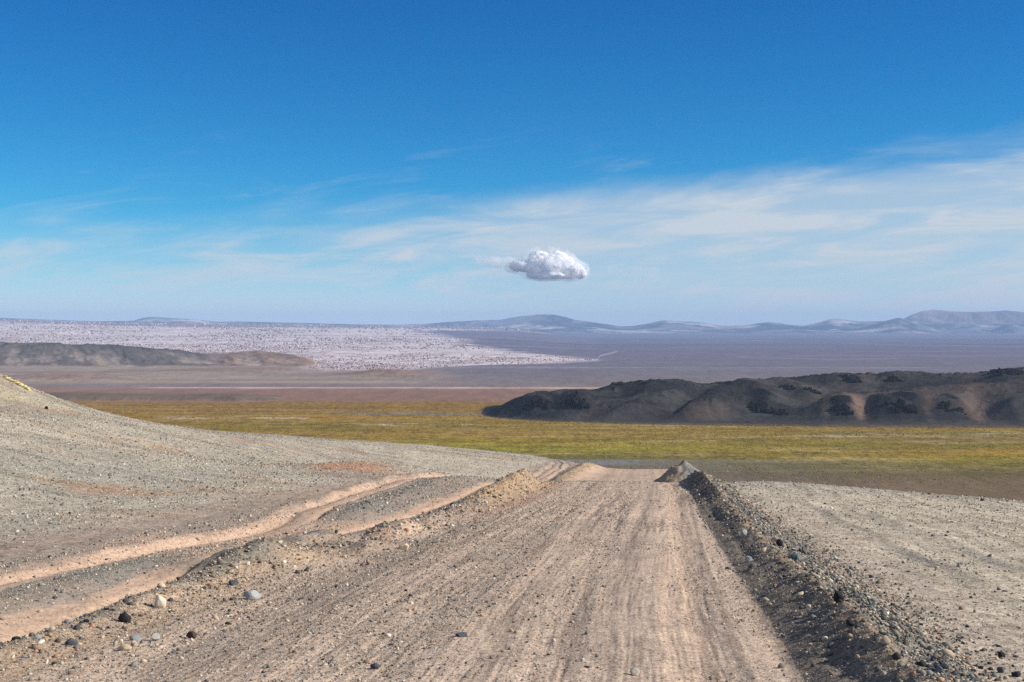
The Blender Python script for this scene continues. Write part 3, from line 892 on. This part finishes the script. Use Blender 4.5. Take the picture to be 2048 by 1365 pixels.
def scatter(n, y0, y1, rlo=-0.40, rhi=0.40):
    """even in the view: small stones near, only the larger ones far off"""
    a, b = 1 / y1, 1 / y0
    w_ = rng.uniform(0, 1, n)
    near_ = 1 / (a + (b - a) * rng.uniform(0, 1, n))
    far_ = np.exp(np.log(y0) + (np.log(y1) - np.log(y0)) * rng.uniform(0, 1, n))
    y = np.where(w_ < 0.6, near_, far_)
    x = rng.uniform(rlo, rhi, n) * y
    return x, y


def pareto(n, y, px, alpha, cap):
    s = y / 1422.0 * px * (rng.uniform(0.001, 1, n)) ** (-1 / alpha)
    return s, (s < cap) & (s > 0.008)


W_road = [5, 5, 4, 2.5, 4, 3, 2, 2.5, 3, 3, 2, 1]
W_slope = [5, 4, 3, 1.5, 5, 4, 2, 1.2, 1.2, 3, 1, 1.5]
W_bank = [4, 6, 6, 4, 2, 1.5, 1, 2, 2, 4, 3, .8]
W_wind = [3, 3, 2, 2, 4, 3, 1.5, 4, 3, 2, 2, .8]

# on the road
x, y = scatter(420000, 6, 60, -0.45, 0.25)
t = tcoord(x, y)
s, ok = pareto(len(x), y, 0.75, 3.1, 0.055)
pden = 0.26 + 0.50 * (gs(t - 0.05, 0.4) + gs(t + 1.5, 0.55) + 0.5 * gs(t - 1.3, .2)) - 0.25 * gs(t - 2.05, 0.25) - 0.15 * gs(t - .62, .15)
pden = pden + 0.45 * fbm(x, y * 0.5, 1.2, 3, 0.6, 401) + 0.22 * gs(t + 1.6, 0.9)
ok &= (t > _tL(y)) & (t < _tR(y) + 0.1) & (rng.uniform(0, 1, len(x)) < pden)
gravel('gravel', x[ok], y[ok], s[ok], W_road, 'loose grit and pebbles scattered over the dirt road')
n_road = ok.sum()
# slopes left and right
x, y = scatter(400000, 7, 140, -0.42, 0.42)
t = tcoord(x, y)
s, ok = pareto(len(x), y, 0.85, 3.2, 0.10)
pden = np.where(t < -6.6, 0.78, 0.0) + np.where(t > 4.4, 0.30 + 0.25 * sst(0, .5, fbm(x, y * .4, 2.0, 3, .6, 403)), 0)
pden = pden * (0.55 + 0.8 * (0.5 + 0.5 * fbm(x, y, 5, 3, 0.6, 405)))
pden = np.where((t < -6.6) & (t > -8.8) & (y < 45), pden * 0.25 * sst(-6.6, -9.2, t) * 4, pden)
mid = (t < -4.1) & (t > -5.25)
mid = (t < -3.3) & (t > -6.7)
da, db = np.abs(t - _tA(y)), np.abs(t - _tB(y))
pden = np.where(mid, 0.14 + 0.75 * sst(0.22, 0.55, np.minimum(da, db)), pden)
ok &= rng.uniform(0, 1, len(x)) < pden
gravel('gravel', x[ok], y[ok], s[ok], W_slope, 'grey and tan gravel covering the slopes beside the road')
n_sl = ok.sum()
# on the right-hand bank
y = 1 / rng.uniform(1 / 56, 1 / 6.0, 46000)
t = np.clip(rng.normal(3.95, 0.38, len(y)), 3.05, 4.95)
x = t - 2.1 + 0.1 * y
s, ok = pareto(len(x), y, 0.9, 2.5, 0.11)
s2 = rng.uniform(0.014, 0.048, len(x))
s = np.where(s < s2 * (t > 3.9), np.maximum(s, s2 * rng.uniform(.4, 1, len(x))), s)
ok &= rng.uniform(0, 1, len(x)) < 0.8
gravel('gravel', x[ok], y[ok], s[ok], W_bank, 'coarse broken stone heaped along the bank at the right')
# windrows on the left
y = 1 / rng.uniform(1 / 52, 1 / 8.0, 15000)
c_ = _cL(y)
t = c_ + rng.normal(0.05, 0.30, len(y)) * np.where(y < 24, 0.9, 1.3)
x = t - 2.1 + 0.1 * y
s, ok = pareto(len(x), y, 0.95, 2.5, 0.11)
gravel('gravel', x[ok], y[ok], s[ok], W_wind, 'stones and clods in the low windrow at the left road edge')
# foot of the near left verge: larger half-buried stones
y = 1 / rng.uniform(1 / 24, 1 / 6.5, 2600)
t = _cL(y) + rng.uniform(0.0, 1.5, len(y))
x = t - 2.1 + 0.1 * y
s, ok = pareto(len(x), y, 1.6, 2.8, 0.085)
gravel('gravel', x[ok], y[ok], s[ok], W_wind, 'half buried stones on the verge at the lower left')
print('gravel', n_road, n_sl)


# low tufts and dead clumps over the meadow and its bare margin
k_ = 60000
vv_ = rng.uniform(812, 1004, k_)
y = CAMZ * FPX / (vv_ - HOR)
uu = rng.uniform(-150, 2200, k_)
x = (uu - 1024) / FPX * y
i_ = np.clip(np.searchsorted(ys, y), 0, NR - 1)
j_ = np.clip(np.searchsorted(rs, x / y), 0, NCC - 1)
ok = (Zg[i_, j_] < 0.4) & (rng.uniform(0, 1, k_) < 0.30 + 0.9 * fbm(x * 0.3, y, 60, 4, 0.6, 431))
s_ = y / FPX * rng.uniform(1.0, 3.2, k_)
gravel('tussock_grass', x[ok], y[ok], s_[ok], [3, 3, 2, 2, 1], 'low grass clumps dotted over the meadow', bury=0.3, mat_=M_tuft, cols_=[lin(150, 128, 62), lin(116, 108, 50), lin(96, 84, 56), lin(176, 150, 92), lin(124, 132, 50)])


# upstanding blocks all over the pumice field, far off
k_ = 90000
y = np.exp(rng.uniform(np.log(3150), np.log(15500), k_))
y = np.where(rng.uniform(0, 1, k_) < 0.5, CAMZ * 0 + 1 / rng.uniform(1 / 15500, 1 / 3150, k_), y)
uu = rng.uniform(-120, 1280, k_)
x = (uu - 1024) / FPX * y
i_ = np.clip(np.searchsorted(ys, y), 0, NR - 1)
j_ = np.clip(np.searchsorted(rs, x / y), 0, NCC - 1)
clump = fbm(x * 0.8, y * 0.5, 420, 4, 0.6, 411)
s = y / FPX * rng.uniform(1.1, 3.1, k_) * (rng.uniform(0, 1, k_) ** 1.5 * 1.2 + 0.4)
ok = (pmf[i_, j_] > 0.5) & (rng.uniform(0, 1, k_) < 0.45 + 1.3 * clump)
gravel('rock_field', x[ok], y[ok], s[ok], [3, 4, 4, 3, 2], 'countless pinkish rock blocks standing on the white pumice field', bury=0.2, mat_=M_blocks, cols_=[lin(214, 198, 194), lin(176, 150, 150), lin(150, 126, 130), lin(124, 102, 108), lin(104, 92, 104)])


# ------------------------------------------------------------------ stones that can be told apart
def rock_mesh(name, seed, dims, c, sub=3, rugged=0.25, flat=0.0, freq=1.3, attr=True, smooth=True, steps=0):
    bm = bmesh.new()
    bmesh.ops.create_icosphere(bm, subdivisions=sub, radius=1)
    off = Vector((seed * 3.7, seed * 1.9, seed * 5.1))
    # facets: cut the ball by random planes, then roughen
    rr = random.Random(seed)
    planes = []
    for k in range(9):
        nrm = Vector((rr.gauss(0, 1), rr.gauss(0, 1), rr.gauss(0, 1))).normalized()
        planes.append((nrm, rr.uniform(0.48, 0.86)))
    for v in bm.verts:
        p = v.co.copy()
        for nrm, d in planes:
            e = p.dot(nrm) - d
            if e > 0:
                p -= nrm * e * 0.97
        nn = mnoise.fractal(p * freq + off, 1.0, 2.0, 4)
        p *= 1 + rugged * nn
        v.co = Vector((p.x * dims[0] / 2, p.y * dims[1] / 2, p.z * dims[2] / 2))
    me = bpy.data.meshes.new(name)
    bm.to_mesh(me)
    bm.free()
    me.polygons.foreach_set('use_smooth', np.full(len(me.polygons), smooth))
    at = me.color_attributes.new('Col', 'FLOAT_COLOR', 'POINT')
    n = len(me.vertices)
    rgba = np.ones((n, 4), np.float32)
    co = np.zeros(n * 3, np.float32)
    me.vertices.foreach_get('co', co)
    co = co.reshape(-1, 3)
    mott = fbm(co[:, 0] + co[:, 2], co[:, 1] - co[:, 2], max(dims) * 0.35, 3, 0.6, seed)
    rgba[:, :3] = np.clip(np.asarray(c)[None] * (1 + 0.25 * mott[:, None]), 0, 0.85)
    at.data.foreach_set('color', rgba.ravel())
    me.materials.append(M_stone)
    return me


def put_rock(me, x, y, rz, label, group=None, sink=0.3, name='stone', cat='stone', h=None, z=None):
    o = bpy.data.objects.new(name, me)
    C.objects.link(o)
    zz = float(ground_at(x, y)[0]) if z is None else z
    hh = h if h is not None else max(v.co.z for v in me.vertices) * 2
    o.location = (x, y, zz + hh * (0.5 - sink))
    o.rotation_euler = (0, 0, rz)
    o['label'] = label
    o['category'] = cat
    if group:
        o['group'] = group
    return o


WHITE = lin(204, 190, 168); BLK = lin(52, 50, 52); DGREY = lin(92, 94, 98); MGREY = lin(140, 142, 140); BUFF = lin(190, 164, 134)
singles = [
    (318, 1218, 24, 22, WHITE, 'pale round stone on the left road ridge with a dark shadow'),
    (247, 1245, 30, 20, BLK, 'black blocky stone on the left road ridge, largest dark one'),
    (503, 1200, 34, 15, lin(160, 162, 156), 'smooth flat grey stone on the verge below the left ridge'),
    (465, 1173, 22, 14, DGREY, 'dark grey pointed stone on the ridge crest beside the sand strip'),
    (383, 1279, 22, 12, lin(74, 66, 62), 'dark brown stone lying alone below the black blocky one'),
    (270, 1283, 26, 12, MGREY, 'flat grey stone just below the black blocky stone'),
    (308, 1283, 20, 12, lin(170, 166, 156), 'light grey stone below the pale round one'),
    (140, 1291, 26, 14, DGREY, 'dark grey stone on the ridge at the far lower left'),
    (250, 1302, 30, 10, lin(196, 178, 146), 'long buff slab half buried at the lower left'),
    (808, 1102, 22, 12, lin(206, 188, 160), 'cream wedge stone where the side track meets the road'),
    (906, 1012, 14, 9, DGREY, 'dark upright stone at the foot of the left windrow'),
    (922, 1276, 24, 10, DGREY, 'dark flat stone in the middle of the left lane'),
    (748, 1340, 18, 12, lin(80, 80, 84), 'dark triangular stone on the road near the bottom edge'),
    (1680, 1203, 22, 20, BLK, 'black stone perched on the right bank'),
    (1592, 1122, 26, 12, lin(104, 118, 122), 'bluish flat slab on top of the right bank'),
    (1560, 1094, 12, 11, BLK, 'small black stone standing at the outer edge of the right bank'),
    (1498, 1124, 13, 11, lin(150, 150, 152), 'light grey stone in the shaded foot of the right bank'),
    (1488, 1074, 15, 13, lin(170, 168, 162), 'light stone on the inner side of the right bank'),
    (2005, 1317, 14, 14, BLK, 'small black stone alone on the pale flat at the lower right'),
    (2004, 1348, 18, 12, DGREY, 'dark grey stone beyond the bank at the lower right corner'),
    (2034, 1356, 20, 10, lin(58, 58, 62), 'dark flat stone in the lower right corner'),
    (1878, 944 + 405, 18, 12, lin(112, 112, 112), 'grey stone on the crest of the bank at the lower right'),
    (1270, 1353, 20, 12, lin(176, 168, 156), 'pale pebble on the road centre at the bottom edge'),
    (93, 820, 7, 5, BLK, 'tiny black boulder high on the left slope'),
    (1966, 1003, 10, 6, DGREY, 'dark stone on the far rim of the right flat'),
]
for k, (u, v, wpx, hpx, c, lab) in enumerate(singles):
    x, y, z = pix_ground(u, v)
    wd = wpx / FPX * y; hg = hpx / FPX * y * 1.35
    me = rock_mesh('stone', 100 + k, (wd * 1.15, wd * 0.9, hg * 1.15), c, 3, 0.10, smooth=False)
    put_rock(me, x, y, random.uniform(-0.4, 0.4), lab, sink=0.22, z=z)

# smaller cobbles, alike, by where they lie
def cobbles(n, pick, group, label, cols, smin, smax):
    vars_ = [rock_mesh('cobble', 300 + len(group) + q, (1, random.uniform(.65, .9), random.uniform(.45, .75)), cols[q % len(cols)], 2, 0.14, smooth=False) for q in range(6)]
    for q in range(n):
        x, y = pick()
        o = put_rock(vars_[q % 6], x, y, random.uniform(0, 6.28), label, group, sink=0.3, name='cobble', cat='cobble', h=0.0)
        s_ = random.uniform(smin, smax)
        o.scale = (s_, s_, s_)
        o.location.z += s_ * 0.12


def pk_ridge():
    y = 1 / random.uniform(1 / 22, 1 / 9.5)
    t = float(_cL(y)) + random.gauss(0.02, 0.07)
    return t - 2.1 + 0.1 * y, y


def pk_bank():
    y = 1 / random.uniform(1 / 50, 1 / 7.5)
    t = random.gauss(4.15, 0.14)
    return t - 2.1 + 0.1 * y, y


def pk_wind():
    y = random.uniform(29, 49)
    t = float(_cL(y)) + random.gauss(0.25, 0.28)
    return t - 2.1 + 0.1 * y, y


def pk_road():
    y = 1 / random.uniform(1 / 30, 1 / 8)
    t = random.choice((-1.6, -1.5, 0.0, -2.3)) + random.gauss(0, 0.3)
    return t - 2.1 + 0.1 * y, y


cobbles(70, pk_ridge, 'cobbles on the left road ridge', 'small dark cobble in the row along the left road ridge', [DGREY, BLK, MGREY, DGREY, lin(110, 104, 98)], 0.03, 0.08)
cobbles(110, pk_bank, 'cobbles on the right bank', 'small bluish grey cobble on the outer crest of the right bank', [DGREY, lin(112, 118, 120), MGREY, lin(84, 90, 94)], 0.035, 0.085)
cobbles(60, pk_wind, 'clods on the left windrow', 'small tan clod on the sunlit side of the left windrow', [BUFF, lin(168, 146, 122), MGREY, lin(180, 156, 128)], 0.05, 0.13)
cobbles(60, pk_road, 'stones lying on the road', 'small grey stone lying loose on the dirt road', [DGREY, MGREY, lin(108, 104, 100), lin(150, 140, 128)], 0.03, 0.06)


# ------------------------------------------------------------------ gravel heap beyond the brow
def heap():
    x0, y0 = 0.0, 80.0
    x0 = (1368 - 1024) / FPX * y0
    n = 90
    bm = bmesh.new()
    g = np.linspace(-1, 1, n)
    GX, GY = np.meshgrid(g * 2.0, g * 3.2)
    r = np.sqrt((GX / 1.95) ** 2 + (GY / 2.9) ** 2) + 0.10 * fbm(GX, GY, 1.1, 3, 0.6, 502)
    hh = 1.32 * (1 - sst(0.0, 1.0, r) * 0.35 - 0.65 * np.clip(r, 0, 1))
    hh = np.where(r < 1, hh, 0)
    gulx = np.sin(GX * 7 + 1.5 * np.sin(GY * 1.5)) * 0.05 * sst(0.3, -0.6, GX) * sst(1.0, .6, r)
    hh = hh + gulx * (hh > 0.02) + fbm(GX, GY, 0.5, 3, 0.6, 501) * 0.10 * sst(1.0, 0.8, r)
    base = ground_at((GX + x0).ravel(), (GY + y0).ravel()).reshape(GX.shape)
    Zh = base + hh - 0.12 * sst(0.85, 1.0, r)
    vs = [[bm.verts.new((GX[i, j], GY[i, j], Zh[i, j] - base[n // 2, n // 2])) for j in range(n)] for i in range(n)]
    for i in range(n - 1):
        for j in range(n - 1):
            if r[i, j] < 1.06:
                bm.faces.new((vs[i][j], vs[i][j + 1], vs[i + 1][j + 1], vs[i + 1][j]))
    bmesh.ops.delete(bm, geom=[v for v in bm.verts if not v.link_faces], context='VERTS')
    me = bpy.data.meshes.new('gravel_heap')
    bm.to_mesh(me)
    bm.free()
    me.polygons.foreach_set('use_smooth', np.ones(len(me.polygons), bool))
    at = me.color_attributes.new('Col', 'FLOAT_COLOR', 'POINT')
    nv = len(me.vertices)
    co = np.zeros(nv * 3, np.float32)
    me.vertices.foreach_get('co', co)
    co = co.reshape(-1, 3)
    m_ = sst(0.1, -0.6, co[:, 0])[:, None]
    rgba = np.ones((nv, 4), np.float32)
    rgba[:, :3] = lin(136, 132, 124)[None] * (1 - m_) + lin(160, 140, 118)[None] * m_
    at.data.foreach_set('color', rgba.ravel())
    me.materials.append(M_berm)
    o = bpy.data.objects.new('gravel_heap', me)
    C.objects.link(o)
    o.location = (x0, y0, base[n // 2, n // 2])
    o['label'] = 'pointed grey gravel heap at the right edge of the road just beyond the brow'
    o['category'] = 'gravel heap'


heap()


# ------------------------------------------------------------------ rock outcrops on the hills
def far_pix(u, v, y0, y1):
    yy = ys[(ys > y0) & (ys < y1)]
    xx = (u - 1024) / FPX * yy
    zz = ground_at(xx, yy)
    ray = CAMZ - (v - HOR) / FPX * yy
    k = np.nonzero(zz >= ray)[0]
    k = k[0] if len(k) else int(np.argmax((zz - CAMZ) / yy))
    return float(xx[k]), float(yy[k]), float(zz[k])


LAVA = lin(38, 36, 37)
M_out = mat('lava_rock', [(0.8, .5, 1), (0.25, .5, 1)], 0.6, 0.0, rough=0.9)
outs = [(1150, 812, 48, 26, 'jagged black lava outcrop at the left end of the dark hills'),
        (1082, 812, 44, 18, 'low black outcrop on the nose of the dark hills, left of the jagged one'),
        (1523, 822, 44, 20, 'black blocky outcrop at the foot of the long shaded spur'),
        (1560, 828, 36, 9, 'thin black ledge just right of the blocky outcrop'),
        (1683, 824, 44, 18, 'black outcrop on the mound left of the sandy gully'),
        (1805, 822, 54, 18, 'black outcrop on the broad mound right of the sandy gully'),
        (1900, 818, 50, 10, 'low dark outcrop on the rounded mound near the right edge'),
        (1705, 762, 46, 12, 'black crag on the crest of the dark hills'),
        (1786, 762, 30, 10, 'small black crag on the crest, right of the larger crag'),
        (2012, 748, 70, 14, 'long black outcrop on the highest crest at the right edge'),
        (1625, 785, 34, 9, 'small dark ledge below the crest, left of the crag'),
        (1240, 770, 16, 6, 'tiny dark knob on the crest at the left part of the dark hills'),
        (1290, 768, 20, 6, 'small dark knob on the crest, right of the tiny knob'),
        (1573, 778, 30, 10, 'dark rocky top of the long shaded spur')]
for k, (u, v, wpx, hpx, lab) in enumerate(outs):
    x, y, z = far_pix(u, v, 1400, 2100)
    wd = 1.05 * wpx / FPX * y; hg = 1.25 * hpx / FPX * y
    bm = bmesh.new()
    rr = random.Random(900 + k)
    for q in range(26):
        t_ = bmesh.new()
        s_ = rr.uniform(0.08, 0.30)
        ox = max(-0.5, min(0.5, rr.gauss(0, 0.24)))
        m_ = rock_mesh('outcrop_block', 1000 + k * 20 + q, (wd * s_, wd * s_ * rr.uniform(.6, 1), hg * rr.uniform(.6, 1.1) * (1 - abs(ox))), LAVA, 2, 0.5, smooth=False, freq=1.7)
        t_.from_mesh(m_)
        cl_l = t_.verts.layers.float_color.get('Col')
        oy = rr.uniform(-.5, .25) * wd
        gz = float(ground_at(x + ox * wd, y + wd * 0.1 + oy)[0]) - z - hg * 0.08
        bmesh.ops.translate(t_, verts=t_.verts, vec=(ox * wd, oy, gz + hg * 0.12))
        tm = bpy.data.meshes.new('tmp')
        t_.to_mesh(tm)
        t_.free()
        bm.from_mesh(tm)
        bpy.data.meshes.remove(tm)
        bpy.data.meshes.remove(m_)
    me = bpy.data.meshes.new('rock_outcrop')
    bm.to_mesh(me)
    bm.free()
    me.materials.clear()
    me.materials.append(M_out)
    o = bpy.data.objects.new('rock_outcrop', me)
    C.objects.link(o)
    o.location = (x, y + wd * 0.1, z + hg * 0.08)
    o['label'] = lab
    o['category'] = 'rock outcrop'

# yellow ledge on the left slope
M_led = mat('ledge_rock', [(3, .5, 1), (1, .4, 1)], 0.5, 0.0)
x, y, z = pix_ground(44, 775, 40, 200)
bm = bmesh.new()
YEL = lin(204, 186, 134)
for q in range(10):
    u_ = 8 + q * 5.2
    xx, yy_, zz = pix_ground(u_, 757 + q * 2.6, 40, 200)
    m_ = rock_mesh('ledge_block', 1500 + q, (random.uniform(.35, .6), .5, (0.10 + 0.028 * q)), YEL, 2, 0.3, smooth=False)
    t_ = bmesh.new(); t_.from_mesh(m_)
    bmesh.ops.translate(t_, verts=t_.verts, vec=(xx - x, yy_ - y, zz - z + 0.06))
    tm = bpy.data.meshes.new('tmp'); t_.to_mesh(tm); t_.free(); bm.from_mesh(tm)
    bpy.data.meshes.remove(tm); bpy.data.meshes.remove(m_)
me = bpy.data.meshes.new('rock_ledge')
bm.to_mesh(me); bm.free()
me.materials.clear(); me.materials.append(M_led)
o = bpy.data.objects.new('rock_ledge', me)
C.objects.link(o)
o.location = (x, y, z)
o['label'] = 'pale yellow rock ledge near the top of the left slope'
o['category'] = 'rock ledge'


# ------------------------------------------------------------------ clouds
def cloud(name, label, u, v, dist, blobs, core, density, grow, seed):
    """heaped vapour: a dense white billowing body inside a thin veil of mist"""
    px = dist / FPX
    root = bpy.data.objects.new(name, None)
    C.objects.link(root)
    root.location = ((u - 1024) * px, dist, CAMZ - (v - HOR) * px)
    root['label'] = label
    root['category'] = 'cloud'
    rr = random.Random(seed)

    def body(nm, k, rough, vox, m, thin=1.0):
        bm = bmesh.new()
        for (du, dv, ru, rv) in blobs:
            if nm == 'billow' and du < -60:
                continue
            ret = bmesh.ops.create_icosphere(bm, subdivisions=4, radius=1)
            for q in ret['verts']:
                q.co = Vector((q.co.x * ru * k * px + du * px, q.co.y * ru * 0.8 * k * px, q.co.z * rv * k * px * thin - dv * px))
        me = bpy.data.meshes.new(nm)
        bm.to_mesh(me); bm.free()
        tmp_ = bpy.data.objects.new(nm, me)
        C.objects.link(tmp_)
        rm_ = tmp_.modifiers.new('union', 'REMESH')
        rm_.mode = 'VOXEL'
        rm_.voxel_size = vox * px
        dg = bpy.context.evaluated_depsgraph_get()
        me2 = bpy.data.meshes.new_from_object(tmp_.evaluated_get(dg))
        bpy.data.objects.remove(tmp_)
        n_ = len(me2.vertices)
        for vv in me2.vertices:
            p = vv.co / px
            base_ = (p.z + 22) < 0
            q = Vector((p.x, p.y, p.z)) / 17.0
            nn = 2 * abs(mnoise.noise(q + Vector((seed, 0, 0)))) + 1.0 * abs(mnoise.noise(q * 2.3)) + 0.25 * mnoise.noise(q * 5.1)
            vv.co += vv.normal * (nn - 0.6) * rough * px * (0.3 if base_ else 1.0)
        me2.name = nm
        me2.polygons.foreach_set('use_smooth', np.ones(len(me2.polygons), bool))
        me2.materials.clear()
        me2.materials.append(m)
        o = bpy.data.objects.new(nm, me2)
        C.objects.link(o)
        o.parent = root
        return o

    if core:
        m = bpy.data.materials.new('cloud_body')
        m.use_nodes = True
        t = NT(m.node_tree)
        t.n.clear()
        out = t.node('ShaderNodeOutputMaterial')
        a_ = t.node('ShaderNodeBsdfDiffuse', {'Color': (0.97, 0.97, 0.97)})
        b_ = t.node('ShaderNodeBsdfTranslucent', {'Color': (0.93, 0.94, 0.95)})
        mx = t.node('ShaderNodeMixShader', {0: 0.16, 1: a_.outputs[0], 2: b_.outputs[0]})
        t.l.new(mx.outputs[0], out.inputs['Surface'])
        body('billow', 0.80, 2.4, 2.0, m)
    m = bpy.data.materials.new('cloud_mist')
    m.use_nodes = True
    t = NT(m.node_tree)
    t.n.clear()
    out = t.node('ShaderNodeOutputMaterial')
    pv = t.node('ShaderNodeVolumePrincipled', {'Color': (1, 1, 1)})
    tcn = t.node('ShaderNodeTexCoord')
    n = t.noise(tcn.outputs['Object'], 0.0055, 6, 0.65)
    t.put(pv.inputs['Density'], t.ss(n, 0.40, 0.62, 0, density))
    t.l.new(pv.outputs[0], out.inputs['Volume'])
    body('mist', grow, 3.0, 3.5, m)
    return root


cloud('cloud', 'bright white cumulus cloud with a flat grey base above the plain', 1090, 535, 20000,
      [(0, -2, 50, 26), (22, -12, 32, 26), (-10, -18, 30, 18), (50, 6, 34, 20), (68, 12, 20, 13), (-45, -2, 34, 14), (-88, -10, 34, 10), (-118, -14, 24, 8), (-10, 16, 34, 10), (15, 16, 45, 10), (38, -6, 28, 22)],
      True, 0.006, 1.20, 5)
cloud('cloud', 'faint ragged scrap of cloud right of the white cumulus', 1268, 545, 20000,
      [(-28, -4, 30, 14), (5, 2, 34, 16), (32, 6, 24, 18)], False, 0.0016, 1.0, 9)

# ------------------------------------------------------------------ the air itself
hz = bpy.data.meshes.new('haze')
bm = bmesh.new()
bmesh.ops.create_cube(bm, size=1)
bm.to_mesh(hz); bm.free()
ho = bpy.data.objects.new('haze', hz)
C.objects.link(ho)
zmin, zmax = float(Zg.min()) - 1.0, float(Zg.max()) + 12
ho.scale = (240000, 33600, zmax - zmin)
ho.location = (0, 16500, (zmax + zmin) / 2)
ho['kind'] = 'stuff'
ho['label'] = 'thin blue haze over the basin'
m = bpy.data.materials.new('haze')
m.use_nodes = True
t = NT(m.node_tree)
t.n.clear()
out = t.node('ShaderNodeOutputMaterial')
pv = t.node('ShaderNodeVolumePrincipled', {'Color': (0.48, 0.70, 1.0), 'Density': 3.8e-5})
pv.inputs['Anisotropy'].default_value = 0.0
t.l.new(pv.outputs[0], out.inputs['Volume'])
hz.materials.append(m)
print('grid', Zg.shape, 'top', zmax)
